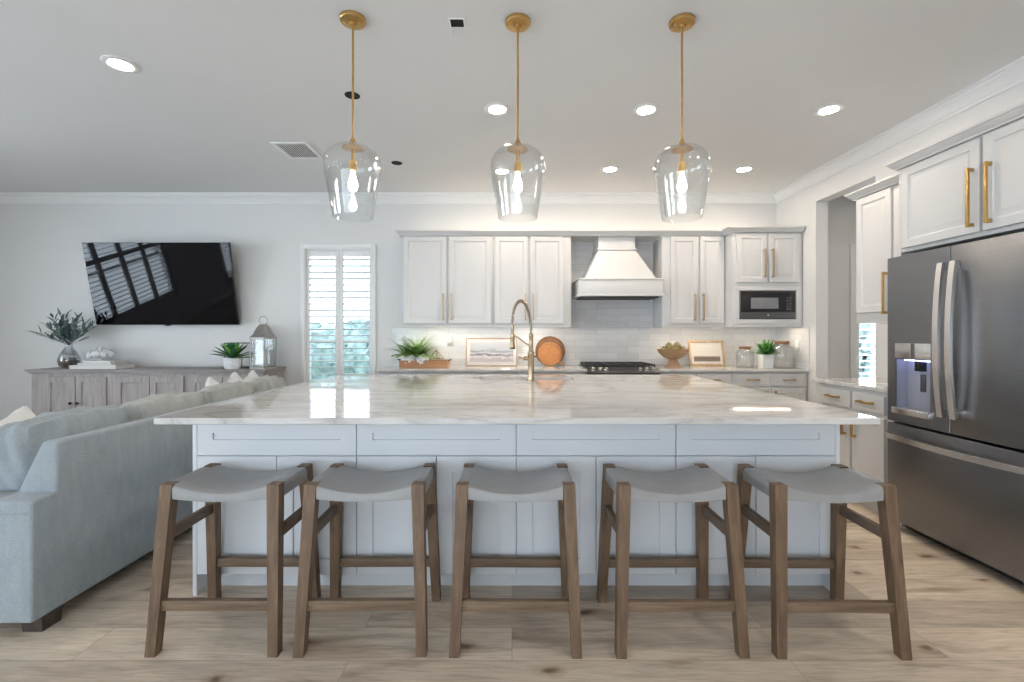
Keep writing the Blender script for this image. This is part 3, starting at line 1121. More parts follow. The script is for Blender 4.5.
# ------------------------------------------------------------------ refrigerator
FX = 2.518
F0, FS, F1 = 2.222, 2.671, 3.120
fg = thing('refrigerator', 'dark stainless french door refrigerator with water dispenser and freezer drawer', 'refrigerator', (2.85, 2.671, 0))
m = MB()
m.box(2.605, 3.165, F0 + 0.004, F1 - 0.004, 0.055, 1.785, 0.003)
for y in (F0 + 0.06, F1 - 0.06):
    m.box(2.64, 2.70, y - 0.03, y + 0.03, 0.0, 0.056)
    m.box(3.08, 3.14, y - 0.03, y + 0.03, 0.0, 0.056)
m.build('body', M_darksteel, fg)
m = MB()
m.box(2.63, 3.10, F0 + 0.01, F1 - 0.01, 0.004, 0.05)
m.build('base_grille', M_darksteel, fg)
# plain door (nearer the camera)
m = MB()
m.box(FX, 2.600, F0, FS - 0.003, 0.722, 1.80, 0.002)
d1 = m.build('door', M_fridge, fg)
# door with the dispenser recess
DU0, DU1, DZ0, DZ1 = 2.800, 3.050, 0.815, 1.135
m = MB().face_x(FX)
m.loops([(FS + 0.003, F1, 0.722, 1.80, -0.082), (FS + 0.003, F1, 0.722, 1.80, -0.002), (FS + 0.005, F1 - 0.002, 0.724, 1.798, 0.0), (DU0, DU1, DZ0, DZ1, 0.0), (DU0 + 0.004, DU1 - 0.004, DZ0 + 0.004, DZ1 - 0.004, -0.075)])
d2 = m.build('door', M_fridge, fg)
m = MB().face_x(FX)
m.loops([(DU0 + 0.003, DU1 - 0.003, DZ0 + 0.003, DZ1 - 0.003, -0.003), (DU0 + 0.0055, DU1 - 0.0055, DZ0 + 0.0055, DZ1 - 0.0055, -0.070), (DU0 + 0.006, DU1 - 0.006, DZ0 + 0.006, DZ1 - 0.006, -0.070)], False, True)
m.build('recess_liner', simple('dispenser_liner', (0.30, 0.31, 0.37), 0.35, var=0.02), d2)
m = MB().face_x(FX)
m.box(DU0 - 0.005, DU1 + 0.005, -0.002, 0.004, DZ1 + 0.002, 1.236, 0.002)
m.build('control_panel', M_steel, d2)
m = MB().face_x(FX)
m.box(2.905, 2.93, 0.0042, 0.006, DZ1 + 0.004, 1.234)
m.build('button_strip', M_mwbody, d2)
m = MB().face_x(FX)
m.box(DU0 - 0.012, DU1 + 0.012, -0.03, 0.022, DZ0 - 0.035, DZ0 + 0.006, 0.003)
m.build('drip_tray', M_steel, d2)
m = MB().face_x(FX)
m.box(2.90, 2.945, -0.07, -0.03, 1.06, 1.131, 0.002)
m.build('spout', M_black, d2)
m = MB().face_x(FX)
m.box(2.905, 2.94, -0.072, -0.062, 0.93, 1.04, 0.002)
m.build('paddle', M_mwbody, d2)
m = MB().face_x(FX)
m.box(2.83, 3.02, -0.050, -0.030, 1.1235, 1.1300)
m.build('lamp', M_disp, d2)


def bowed(mb, y, x_end, bow, z0, z1, wy, tx, n=16):
    pts = []
    for i in range(n + 1):
        t = i / n
        pts.append((x_end - bow * sin(pi * t) ** 0.8, z0 + (z1 - z0) * t))
    vs, fs = [], []
    for x, z in pts:
        vs += [(x - tx / 2, y - wy / 2, z), (x + tx / 2, y - wy / 2, z), (x + tx / 2, y + wy / 2, z), (x - tx / 2, y + wy / 2, z)]
    for i in range(n):
        a = i * 4
        for k in range(4):
            l = (k + 1) % 4
            fs.append((a + k, a + l, a + 4 + l, a + 4 + k))
    fs += [(3, 2, 1, 0), (n * 4, n * 4 + 1, n * 4 + 2, n * 4 + 3)]
    mb.add(vs, fs)


for y, dd in ((2.622, d1), (2.700, d2)):
    m = MB()
    bowed(m, y, 2.490, 0.030, 0.812, 1.708, 0.034, 0.016)
    m.box(2.482, FX + 0.001, y - 0.014, y + 0.014, 0.812, 0.858, 0.003)
    m.box(2.482, FX + 0.001, y - 0.014, y + 0.014, 1.662, 1.708, 0.003)
    m.build('handle', M_steel, dd)
m = MB()
m.box(FX, 2.600, F0, F1, 0.072, 0.708, 0.004)
fz = m.build('freezer_drawer', M_fridge, fg)
m = MB()
vs, fs = [], []
n = 20
for i in range(n + 1):
    t = i / n
    y = F0 + 0.015 + (F1 - F0 - 0.03) * t
    x = 2.497 - 0.05 * sin(pi * t) ** 0.75
    vs += [(x - 0.010, y, 0.612), (x + 0.010, y, 0.612), (x + 0.010, y, 0.645), (x - 0.010, y, 0.645)]
for i in range(n):
    a = i * 4
    for k in range(4):
        l = (k + 1) % 4
        fs.append((a + k, a + l, a + 4 + l, a + 4 + k))
fs += [(3, 2, 1, 0), (n * 4, n * 4 + 1, n * 4 + 2, n * 4 + 3)]
m.add(vs, fs)
for y in (F0 + 0.03, F1 - 0.03):
    m.box(2.487, FX + 0.001, y - 0.014, y + 0.014, 0.612, 0.645, 0.002)
m.build('handle', M_steel, fz)

# ------------------------------------------------------------------ island
IX0, IX1, IY0, IY1 = -1.58, 1.622, 2.30, 4.12
isl = thing('kitchen_island', 'white panelled kitchen island base below the large stone top', 'kitchen island', ((IX0 + IX1) / 2, 3.2, 0))
m = MB()
m.box(IX0 + 0.02, IX1 - 0.02, IY0 + 0.022, IY1, 0.105, 0.60)
m.box(IX0 + 0.02, IX1 - 0.02, IY0 + 0.022, 3.70, 0.60, 0.8885)
m.box(IX0 + 0.02, -0.32, 3.70, IY1, 0.60, 0.8885)
m.box(0.57, IX1 - 0.02, 3.70, IY1, 0.60, 0.8885)
m.box(-0.32, 0.57, 4.115, IY1, 0.60, 0.8885)
m.build('body', M_isl, isl)
m = MB()
m.box(IX0 + 0.02, IX1 - 0.02, IY0 + 0.095, IY1 - 0.08, 0.0, 0.105)
m.build('toe_kick', M_isl, isl)
for x in (IX0, IX1 - 0.02):
    m = MB()
    m.box(x, x + 0.02, IY0, IY1 + 0.02, 0.0, 0.8885, 0.001)
    m.build('end_panel', M_isl, isl)
IW = (IX1 - IX0 - 0.04) / 4
for i in range(4):
    a = IX0 + 0.02 + IW * i
    m = MB().face_y(IY0 + 0.021)
    panel(m, a + 0.0015, a + IW - 0.0015, 0.693, 0.884, 'shaker', 0.021)
    m.build('drawer', M_isl, isl)
    for j in range(2):
        b = a + IW / 2 * j
        m = MB().face_y(IY0 + 0.021)
        panel(m, b + 0.0015, b + IW / 2 - 0.0015, 0.105, 0.690, 'shaker', 0.021)
        m.build('door', M_isl, isl)
SH = (-0.27, 0.52, 3.80, 4.09)
slab('island_countertop', -1.60, 1.645, 2.076, 4.30, 'large white veined stone top on the kitchen island', SH)
sk = MB()
sx0, sx1, sy0, sy1 = SH
sk.m = lambda p: Vector((p[0], p[2], p[1]))
sk.loops([(sx0 - 0.02, sx1 + 0.02, sy0 - 0.02, sy1 + 0.01, 0.8895), (sx0 - 0.02, sx1 + 0.02, sy0 - 0.02, sy1 + 0.01, 0.655), (sx0 - 0.02, sx1 + 0.02, sy0 - 0.02, sy1 + 0.01, 0.655)], False, True)
sk.loops([(sx0 - 0.02, sx1 + 0.02, sy0 - 0.02, sy1 + 0.01, 0.8895), (sx0 + 0.003, sx1 - 0.003, sy0 + 0.003, sy1 - 0.003, 0.8895), (sx0 + 0.008, sx1 - 0.008, sy0 + 0.008, sy1 - 0.008, 0.69), (sx0 + 0.03, sx1 - 0.03, sy0 + 0.03, sy1 - 0.03, 0.67)], False, True)
tag(sk.build('sink', M_white), 'white undermount sink in the island top behind the faucet', 'sink')

# faucet
fc = thing('faucet', 'bronze pull-down spring faucet standing on the island top', 'faucet', (0.152, 3.71, 0.92))
fx, fy = 0.152, 3.71
m = MB()
m.lathe([(0.034, 0.920), (0.034, 0.928), (0.027, 0.932), (0.025, 0.96), (0.025, 1.12), (0.027, 1.125), (0.027, 1.15), (0.019, 1.16), (0.017, 1.27), (0.019, 1.275), (0.019, 1.29), (0.012, 1.295), (0, 1.295)], (fx, fy, 0), 28)
m.build('body', M_fau, fc)
arc = []
hx, hy = fx - 0.148, fy + 0.105
for i in range(25):
    t = i / 24
    a = pi * t
    k = (1 - cos(a)) / 2
    zz = 1.29 + (0.232 * sin(a) ** 0.85) + (0.078 * t)
    arc.append((fx + (hx - fx) * k, fy + (hy - fy) * k, zz))
m = MB()
m.tube(arc, 0.0085, 10)
sp = m.build('hose', M_faud, fc)
m = MB()
turns, rr = 46, 0.0125
co = []
for i in range(turns * 10 + 1):
    t = i / (turns * 10)
    u = t * 24
    k = min(23, int(u))
    p = Vector(arc[k]).lerp(Vector(arc[k + 1]), u - k)
    tg = (Vector(arc[k + 1]) - Vector(arc[k])).normalized()
    sd = Vector((0.105, 0.128, 0)).normalized()
    up = tg.cross(sd)
    a = 2 * pi * turns * t
    co.append((p + sd * cos(a) * rr + up * sin(a) * rr)[:])
m.tube(co, 0.0022, 5)
m.build('spring', M_fau, fc)
m = MB()
m.lathe([(0.0, 1.372), (0.012, 1.37), (0.013, 1.285), (0.018, 1.27), (0.019, 1.22), (0.024, 1.19), (0.024, 1.185), (0.0, 1.185)], (hx, hy, 0), 20)
sh_ = m.build('spray_head', M_fau, fc)
m = MB()
m.lathe([(0.023, 1.1845), (0.023, 1.172), (0.0, 1.172)], (hx, hy, 0), 20)
m.build('nozzle', M_black, sh_)
m = MB()
pts = []
for i in range(13):
    t = i / 12
    s = t * t * (3 - 2 * t)
    pts.append((fx + (hx - fx) * t, fy + (hy - fy) * t, 1.205 + 0.078 * s))
m.tube(pts, 0.006, 8)
m.lathe([(0.016, 1.272), (0.021, 1.272), (0.021, 1.292), (0.016, 1.292)], (hx, hy, 0), 20, closed=True)
m.build('support_arm', M_fau, fc)
m = MB()
m.tube([(fx - 0.02, fy, 1.10), (fx - 0.055, fy - 0.005, 1.10)], 0.017, 16)
m.tube([(fx - 0.052, fy - 0.005, 1.10), (fx - 0.10, fy - 0.02, 1.112)], [0.008, 0.005], 10)
m.build('lever', M_fau, fc)

# ------------------------------------------------------------------ stools
st = thing('counter_stool', 'weathered oak stool with grey sling seat, nearest the blue-grey sofa', 'stool', (-1.205, 2.075, 0), 'five counter stools along the island')
MS = Matrix.Translation((-1.205, 2.075, 0))
ZT = 0.674


def legc(sx, sy, z):
    t = z / ZT
    return (sx * (0.246 + (0.220 - 0.246) * t), sy * (0.194 + (0.138 - 0.194) * t))


for sx in (-1, 1):
    for sy in (-1, 1):
        m = MB().mat(MS)
        m.frus(legc(sx, sy, 0), (0.040, 0.042), 0.0, legc(sx, sy, ZT), (0.050, 0.048), ZT)
        m.build('leg', M_stool, st)
m = MB().mat(MS)


def sag(x):
    return -0.035 * (1 - min(1, abs(x) / 0.20) ** 2)


xs = [-0.243, -0.239, -0.22, -0.1965, -0.1955] + [-0.19 + 0.38 * i / 16 for i in range(17)] + [0.1955, 0.1965, 0.22, 0.239, 0.243]
vs, fs = [], []
for x in xs:
    h = 0.160 if abs(x) < 0.196 else 0.112
    s = sag(x) + (-0.006 if abs(x) > 0.241 else 0.0)
    lo = -0.060 + s * 0.35
    sec = [(-h, lo), (-h, s - 0.018), (-h + 0.006, s - 0.006), (-h + 0.020, s - 0.001), (-0.05, s - 0.002), (0.05, s - 0.002), (h - 0.020, s - 0.001), (h - 0.006, s - 0.006), (h, s - 0.018), (h, lo)]
    vs += [(x, y, ZT + 0.001 + z) for y, z in sec]
K = 10
for i in range(len(xs) - 1):
    for k in range(K):
        l = (k + 1) % K
        fs.append((i * K + k, i * K + l, (i + 1) * K + l, (i + 1) * K + k))
fs.append(tuple(range(K - 1, -1, -1)))
fs.append(tuple((len(xs) - 1) * K + k for k in range(K)))
m.add(vs, fs)
m.build('seat', M_sling, st)
for sy in (-1, 1):
    m = MB().mat(MS)
    c = legc(1, sy, 0.193)
    m.box(-c[0] + 0.015, c[0] - 0.015, c[1] - 0.013, c[1] + 0.013, 0.172, 0.213, 0.002)
    m.build('stretcher', M_stoolx, st)
for sx in (-1, 1):
    m = MB().mat(MS)
    c = legc(sx, 1, 0.465)
    m.box(c[0] - 0.012, c[0] + 0.012, -c[1] + 0.015, c[1] - 0.015, 0.443, 0.487, 0.002)
    m.build('stretcher', M_stooly, st)
dup(st, (-0.612, 2.075, 0), 'weathered oak stool with grey sling seat, second from the sofa', radians(0.6))
dup(st, (0.016, 2.070, 0), 'weathered oak stool with grey sling seat, middle one of the five', radians(-0.5))
dup(st, (0.682, 2.068, 0), 'weathered oak stool with grey sling seat, second from the refrigerator', radians(0.4))
dup(st, (1.325, 2.062, 0), 'weathered oak stool with grey sling seat, nearest the refrigerator', radians(-0.8))

# ------------------------------------------------------------------ pendants
ZC0 = 2.97
pn = thing('pendant_light', 'brass pendant with clear glass shade nearest the television wall', 'pendant light', (-0.845, 2.47, ZC0), 'three glass pendants over the island')
MP = Matrix.Translation((-0.845, 2.47, 0))
m = MB().mat(MP)
m.lathe([(0.0, 2.9695), (0.068, 2.9695), (0.068, 2.955), (0.064, 2.950), (0.020, 2.944), (0.018, 2.930), (0.0, 2.928)], n=36)
cp = m.build('canopy', M_brass, pn)
for sx in (-1, 1):
    m = MB().mat(MP)
    m.lathe([(0.006, 2.949), (0.006, 2.941), (0.004, 2.938), (0, 2.938)], (sx * 0.04, -0.01, 0), 12)
    m.build('screw', M_brass, cp)
m = MB().mat(MP)
m.tube([(0, 0, 2.93), (0, 0, 2.335)], 0.0058, 12)
m.build('rod', M_brass, pn)
m = MB().mat(MP)
m.lathe([(0.006, 2.345), (0.010, 2.335), (0.022, 2.305), (0.024, 2.296), (0.0, 2.296)], n=28)
m.build('cap', M_brass, pn)
prof = [(0.026, 2.295), (0.060, 2.292), (0.095, 2.280), (0.122, 2.258), (0.140, 2.228), (0.147, 2.195), (0.146, 2.165), (0.139, 2.120), (0.127, 2.050), (0.115, 1.980), (0.104, 1.914)]
inner = [(r - 0.0028, z - (0.002 if r < 0.1 else 0)) for r, z in prof]
m = MB().mat(MP)
m.lathe(prof + inner[::-1], n=56, closed=True)
m.build('glass_shade', M_glass, pn, angle=60)
m = MB().mat(MP)
m.lathe([(0.0, 2.289), (0.055, 2.286), (0.057, 2.280), (0.05, 2.277), (0.0, 2.276)], n=32)
m.build('retaining_disc', M_gold, pn)
m = MB().mat(MP)
m.lathe([(0.0, 2.276), (0.009, 2.276), (0.009, 2.215), (0.019, 2.21), (0.020, 2.160), (0.0, 2.158)], n=24)
m.build('socket', M_brass, pn)
m = MB().mat(MP)
m.lathe([(0.0, 2.159), (0.011, 2.158), (0.012, 2.14), (0.018, 2.118), (0.024, 2.095), (0.025, 2.08), (0.021, 2.064), (0.012, 2.054), (0.0, 2.051)], n=24)
m.build('bulb', M_bulb, pn)
dup(pn, (0.031, 2.49, ZC0), 'brass pendant with clear glass shade in the middle of three')
dup(pn, (0.91, 2.49, ZC0), 'brass pendant with clear glass shade nearest the refrigerator')

# ------------------------------------------------------------------ recessed lights
rl = thing('recessed_light', 'lit round recessed ceiling light above the sofa side of the room', 'ceiling light', (-2.43, 2.885, ZC), 'recessed ceiling lights')
MR = Matrix.Translation((-2.43, 2.885, 0))
m = MB().mat(MR)
m.lathe([(0.060, 2.9695), (0.095, 2.9695), (0.095, 2.966), (0.088, 2.962), (0.066, 2.961), (0.061, 2.964)], n=40, closed=True)
m.build('trim_ring', M_trim, rl)
m = MB().mat(MR)
m.lathe([(0.0, 2.9692), (0.0605, 2.9692), (0.0605, 2.9645), (0.0, 2.9640)], n=36)
m.build('lens', M_lens, rl)
for (x, y, lb) in ((-0.11, 3.46, 'lit recessed ceiling light close to the middle pendant rod'),
                   (1.0, 3.47, 'lit recessed ceiling light between the middle pendant and the pendant nearest the refrigerator'),
                   (2.365, 3.47, 'lit recessed ceiling light in front of the refrigerator cabinets'),
                   (0.995, 4.72, 'lit recessed ceiling light above the range hood'),
                   (2.355, 4.72, 'lit recessed ceiling light above the microwave cabinet'),
                   (-0.10, 4.78, 'lit recessed ceiling light seen through the middle pendant glass')):
    dup(rl, (x, y, ZC), lb)
dup(rl, (4.4, 4.3, ZC), 'added unseen ceiling light brightening the room beyond the wall opening')  # out-of-view lamp added to brighten and warm the hall wall
dup(rl, (-4.6, -0.4, ZC), 'lit recessed ceiling light behind the camera on the sofa side')
dup(rl, (1.2, 0.6, ZC), 'lit recessed ceiling light in front of the island stools')
dup(rl, (2.2, 1.2, ZC), 'lit recessed ceiling light in front of the refrigerator, nearer the camera')

# dark openings in the ceiling
sp1 = thing('ceiling_hole', 'small black round ceiling opening beside the rod of the pendant nearest the sofa', 'ceiling opening', (-1.12, 3.262, ZC), 'black round ceiling openings')
MR = Matrix.Translation((-1.12, 3.262, 0))
m = MB().mat(MR)
m.lathe([(0.044, 2.9695), (0.052, 2.9695), (0.052, 2.966), (0.044, 2.965)], n=32, closed=True)
m.build('rim', M_holeblack, sp1)
m = MB().mat(MR)
m.lathe([(0.0, 2.9693), (0.0445, 2.9693), (0.0445, 2.967), (0.0, 2.9675)], n=32)
m.build('painted_dark', M_holeblack, sp1)  # flat black disc painting the darkness inside the round hole
dup(sp1, (-1.127, 4.55, ZC), 'small black round ceiling opening closer to the back wall')
jb = thing('junction_box', 'small black square ceiling opening with a loose wire', 'ceiling opening', (-0.295, 2.50, ZC))
m = MB()
for a in ((-0.338, -0.252, 2.462, 2.468), (-0.338, -0.252, 2.533, 2.539), (-0.338, -0.330, 2.468, 2.533), (-0.260, -0.252, 2.468, 2.533)):
    m.box(a[0], a[1], a[2], a[3], 2.964, 2.9695)
m.build('frame', M_plate, jb)
MB().box(-0.330, -0.260, 2.468, 2.533, 2.967, 2.9695).build('painted_dark', M_holeblack, jb)  # black sheet in place of the shaded inside of the box
m = MB()
m.tube([(-0.327, 2.535, 2.968), (-0.326, 2.536, 2.945), (-0.322, 2.538, 2.92), (-0.323, 2.537, 2.90)], 0.0022, 6)
m.build('wire', M_plate, jb)

# air vent
vt = thing('ceiling_vent', 'white louvred air vent in the ceiling near the back wall', 'vent', (-1.945, 4.24, ZC))
m = MB()
v0, v1, w0, w1 = -2.11, -1.79, 4.05, 4.43
for a in ((v0, v1, w0, w0 + 0.03), (v0, v1, w1 - 0.03, w1), (v0, v0 + 0.03, w0 + 0.03, w1 - 0.03), (v1 - 0.03, v1, w0 + 0.03, w1 - 0.03)):
    m.box(a[0], a[1], a[2], a[3], 2.958, 2.9695, 0.002)
m.build('frame', M_trim, vt)
m = MB()
for i in range(13):
    x = v0 + 0.030 + i * 0.0205
    m.prism([(0.0, 0.0), (0.0, -0.002), (0.017, -0.008), (0.017, -0.006)], lambda p, t: (x + p[0], t, 2.9685 + p[1]), w0 + 0.030, w1 - 0.03)
m.build('slat', M_trim, vt)
MB().box(v0 + 0.03, v1 - 0.03, w0 + 0.03, w1 - 0.03, 2.9690, 2.9697).build('duct_shade', M_holeblack, vt)  # black sheet behind the slats paints the shade in the gaps

# ------------------------------------------------------------------ sofa
SX, SY0, SY1 = -2.03, 1.964, 4.80
so = thing('sofa', 'long blue-grey fabric sofa with its back to the island', 'sofa', (-2.5, 3.38, 0))
m = MB()
m.box(-3.00, SX - 0.18, SY0, SY1, 0.068, 0.34, 0.014)
m.build('base', M_sofa, so)
# back panel: one continuous outer face that takes in the ends of both arms
bm = bmesh.new()
outl = [(SY0, 0.068), (SY1, 0.068), (SY1, 0.585), (SY1 - 0.11, 0.592), (SY1 - 0.11, 0.815), (SY0 + 0.11, 0.815), (SY0 + 0.11, 0.592), (SY0, 0.585)]
va = [bm.verts.new((SX, y, z)) for y, z in outl]
vb = [bm.verts.new((SX - (0.178 if z < 0.6 else 0.07), y, z)) for y, z in outl]
bm.faces.new(va)
bm.faces.new(vb[::-1])
for k in range(8):
    l = (k + 1) % 8
    bm.faces.new((va[k], vb[k], vb[l], va[l]))
bmesh.ops.recalc_face_normals(bm, faces=bm.faces[:])
bmesh.ops.bevel(bm, geom=bm.edges[:], offset=0.014, segments=3, profile=0.5, affect='EDGES')
MB()._bm(bm).build('backrest', M_sofa, so, angle=50)
for y0, y1 in ((SY0, SY0 + 0.165), (SY1 - 0.16, SY1)):
    m = MB()
    m.box(-2.99, SX - 0.17, y0 + 0.001, y1, 0.335, 0.585, 0.018)
    am = m.build('arm', M_sofa, so)
m = MB()
m.tube([(-2.97, SY0 - 0.002, 0.535), (SX - 0.02, SY0 - 0.001, 0.535)], 0.004, 6)
m.build('piping', M_sofa, so)
for i in range(3):
    w = (SY1 - SY0 - 0.33) / 3
    a = SY0 + 0.168 + w * i
    m = MB()
    m.soft((-2.62, a + w / 2, 0.415), (0.80, w - 0.006, 0.17), rnd=0.16, wr=0.003, seed=i)
    m.build('seat_cushion', M_sofa, so)
cb = [(2.12, 2.78), (2.785, 3.45), (3.455, 4.11), (4.115, 4.66)]
for i, (a, b) in enumerate(cb):
    m = MB()
    m.soft((-2.32, (a + b) / 2, 0.655), (0.27, b - a + 0.02, 0.48), (0, -0.17, 0), rnd=0.48, puff=0.18, wr=0.0045, cuts=24, seed=20 + i)
    m.build('back_cushion', M_cush if i else M_sofa, so)
for x in (-2.085, -2.94):
    for y in (SY0 + 0.10, SY1 - 0.06):
        m = MB()
        m.frus((x, y), (0.085, 0.085), 0.0, (x, y), (0.095, 0.095), 0.069)
        m.build('foot', M_foot, so)
GPI = 'white throw pillows on the sofa'
for i, (x, y, z, s, rot, lb) in enumerate((
        (-2.66, 2.54, 0.610, 0.46, (0.35, -0.35, 0.2), 'white throw pillow with its corner up at the near end of the sofa'),
        (-2.74, 2.30, 0.600, 0.44, (0.0, -0.45, 0.05), 'white throw pillow at the very edge of the picture on the sofa'),
        (-2.60, 4.16, 0.612, 0.46, (0.75, -0.35, 0.1), 'white patterned throw pillow behind the third sofa cushion'),
        (-2.60, 4.46, 0.635, 0.44, (0.70, -0.30, -0.1), 'white throw pillow between the far sofa cushions'),
        (-2.58, 4.66, 0.645, 0.42, (0.60, -0.25, -0.2), 'white throw pillow at the far end of the sofa'))):
    m = MB()
    m.soft((x, y, z), (0.13, s, s), rot, rnd=0.06, puff=0.75, wr=0.003, cuts=9, seed=40 + i)
    tag(m.build('throw_pillow', M_pillow), lb, 'pillow', GPI)

# ------------------------------------------------------------------ console
CX0, CX1, CYF, CYB, CZ = -5.30, -2.745, 5.13, 5.575, 0.905
cn = thing('sideboard', 'grey-washed wooden sideboard with six panelled doors below the television', 'sideboard', ((CX0 + CX1) / 2, 5.35, 0))
m = MB()
m.box(CX0, CX1, CYF, CYB, 0.08, CZ - 0.05)
m.box(CX0 + 0.03, CX1 - 0.03, CYF + 0.03, CYB, 0.0, 0.08)
m.build('body', M_console, cn)
m = MB()
m.sweep([(CX1, CYB), (CX1, CYF), (CX0, CYF), (CX0, CYB)][::-1], [(-0.01, CZ - 0.05), (-0.01, CZ - 0.055)][:0] + [(0, 0), (1, 1), (2, 2)]) if False else None
m.box(CX0 - 0.015, CX1 + 0.015, CYF - 0.015, CYB, CZ - 0.05, CZ - 0.034, 0.003)
m.box(CX0 - 0.028, CX1 + 0.028, CYF - 0.028, CYB, CZ - 0.034, CZ - 0.018, 0.003)
m.box(CX0 - 0.04, CX1 + 0.04, CYF - 0.04, CYB, CZ - 0.018, CZ, 0.004)
m.build('top', M_ctop, cn)


def cpx(px):
    return (px - 512) * CYF / 465.0


for k, (p0, p1) in enumerate(((45.5, 76), (76.8, 107), (116, 150), (150.8, 184.5), (190, 223), (223.8, 258))):
    m = MB().face_y(CYF)
    a, b = cpx(p0), cpx(p1)

    def R(i, v):
        return (a + i, b - i, 0.14 + i, 0.825 - i, v)
    m.loops([R(0, 0), R(0, 0.014), R(0.002, 0.016), R(0.065, 0.016), R(0.068, 0.004), R(0.07, 0.004)])
    d = m.build('door', M_console, cn)
    m = MB().face_y(CYF)
    kx = b - 0.035 if k % 2 == 0 else a + 0.035
    m.lathe([(0.006, 0), (0.006, 0.014), (0.014, 0.020), (0.014, 0.028), (0.0, 0.030)], (kx, 0.015, 0.535), 16, Matrix.Rotation(-pi / 2, 3, 'X'))
    m.build('knob', M_knob, d)

# ------------------------------------------------------------------ television
tv = thing('television', 'large black flat television tilted down on the wall above the sideboard', 'television', (-4.078, 5.45, 1.87))
zt, zb = 2.340, 1.402
yt, yb = 5.31, 5.50
tl_ = math.hypot(zt - zb, yb - yt)
zd = Vector((0, yt - yb, zt - zb)).normalized()
yd = Vector((0, zd.z, -zd.y))   # pointing to the wall
M4 = Matrix(((1, 0, 0, -4.078), (0, yd.y, zd.y, yb), (0, yd.z, zd.z, zb), (0, 0, 0, 1)))
HW = 0.842
m = MB().mat(M4)
m.box(-HW, HW, 0.004, 0.035, 0.0, tl_, 0.003)
m.box(-0.45, 0.45, 0.035, 0.062, 0.10, 0.62, 0.008)
m.build('housing', M_black, tv)
m = MB().mat(M4)
m.box(-HW + 0.006, HW - 0.006, 0.001, 0.005, 0.012, tl_ - 0.006)
m.build('screen', M_screen, tv)
m = MB().mat(M4)
m.box(-0.03, 0.03, -0.002, 0.02, -0.012, 0.001, 0.002)
m.build('sensor', M_black, tv)
m = MB()
m.box(-4.35, -3.80, 5.573, 5.598, 1.60, 2.10, 0.003)
m.box(-4.25, -4.20, 5.46, 5.575, 1.68, 2.02)
m.box(-3.95, -3.90, 5.46, 5.575, 1.68, 2.02)
m.build('wall_mount', M_iron, tv)


# ------------------------------------------------------------------ plants and decor
def leaves(name, mat, parent, specs):
    m = MB()
    for s in specs:
        m.leaf(*s[:4], **s[4])
    return m.build(name, mat, parent, keep=True, angle=60)


# vase with dusty sprigs on the sideboard
vx, vy = -5.05, 5.30
vs_ = thing('vase', 'round glass vase of dusty green sprigs on the end of the sideboard', 'vase', (vx, vy, CZ))
m = MB()
pv = [(0.0, CZ + 0.001), (0.055, CZ + 0.001), (0.085, CZ + 0.03), (0.100, CZ + 0.08), (0.098, CZ + 0.115), (0.080, CZ + 0.165), (0.050, CZ + 0.215), (0.032, CZ + 0.245), (0.036, CZ + 0.27)]
iv = [(max(0, r - 0.004), z + (0.004 if i < 2 else 0)) for i, (r, z) in enumerate(pv)]
m.lathe(pv + iv[::-1], (vx, vy, 0), 32, closed=True)
m.build('glass', M_vaseglass, vs_, angle=60)
m = MB()
m.soft((vx, vy, CZ + 0.060), (0.165, 0.165, 0.10), rnd=1.0, wr=0.006, cuts=7, seed=3)
m.build('filling', M_moss, vs_)
m = MB()
m.soft((vx, vy, CZ + 0.135), (0.16, 0.16, 0.07), rnd=1.0, wr=0.004, cuts=6, seed=4)
m.build('stones', M_white, vs_)
rg = random.Random(11)
sp_, sd_ = [], []
stems = MB()
for i in range(30):
    a = rg.uniform(0, 2 * pi)
    el = rg.uniform(0.25, 1.35)
    d = Vector((cos(a) * cos(el), sin(a) * cos(el) * 0.7, sin(el)))
    L = rg.uniform(0.20, 0.40)
    b = Vector((vx, vy, CZ + 0.26))
    tip = b + d * L
    stems.tube([b[:], (b + d * L * 0.5 + Vector((0, 0, 0.01)))[:], tip[:]], 0.0022, 5)
    tgt = sp_ if i % 5 < 3 else sd_
    for k in range(7):
        t = 0.30 + 0.11 * k
        q = b + d * L * t
        aa = rg.uniform(0, 2 * pi)
        dd = (d + Vector((cos(aa), sin(aa), rg.uniform(-0.2, 0.5))) * 0.7)
        tgt.append((q[:], dd[:], rg.uniform(0.07, 0.13), rg.uniform(0.020, 0.034), dict(droop=0.3, seg=4)))
stems.build('stem', M_eucd, vs_)
leaves('leaf_spray', M_euc, vs_, sp_)
leaves('dark_leaf_spray', M_eucd, vs_, sd_)
m = MB()
for (ex, ey, ez) in ((-0.17, -0.02, 0.36), (-0.07, 0.0, 0.42), (0.03, 0.02, 0.40), (-0.26, -0.03, 0.25), (0.24, -0.02, 0.20)):
    b = Vector((vx, vy, CZ + 0.26))
    tip = Vector((vx + ex, vy + ey, CZ + 0.16 + ez))
    m.tube([b[:], b.lerp(tip, 0.5)[:], tip[:]], 0.002, 5)
    for k in range(9):
        q = b.lerp(tip, 0.55 + 0.05 * k) + Vector(((-1) ** k * 0.008, 0, 0))
        m.lathe([(0, -0.008), (0.006, -0.004), (0.007, 0.003), (0, 0.009)], q[:], 7)
m.build('bud_sprig', M_eucd, vs_)

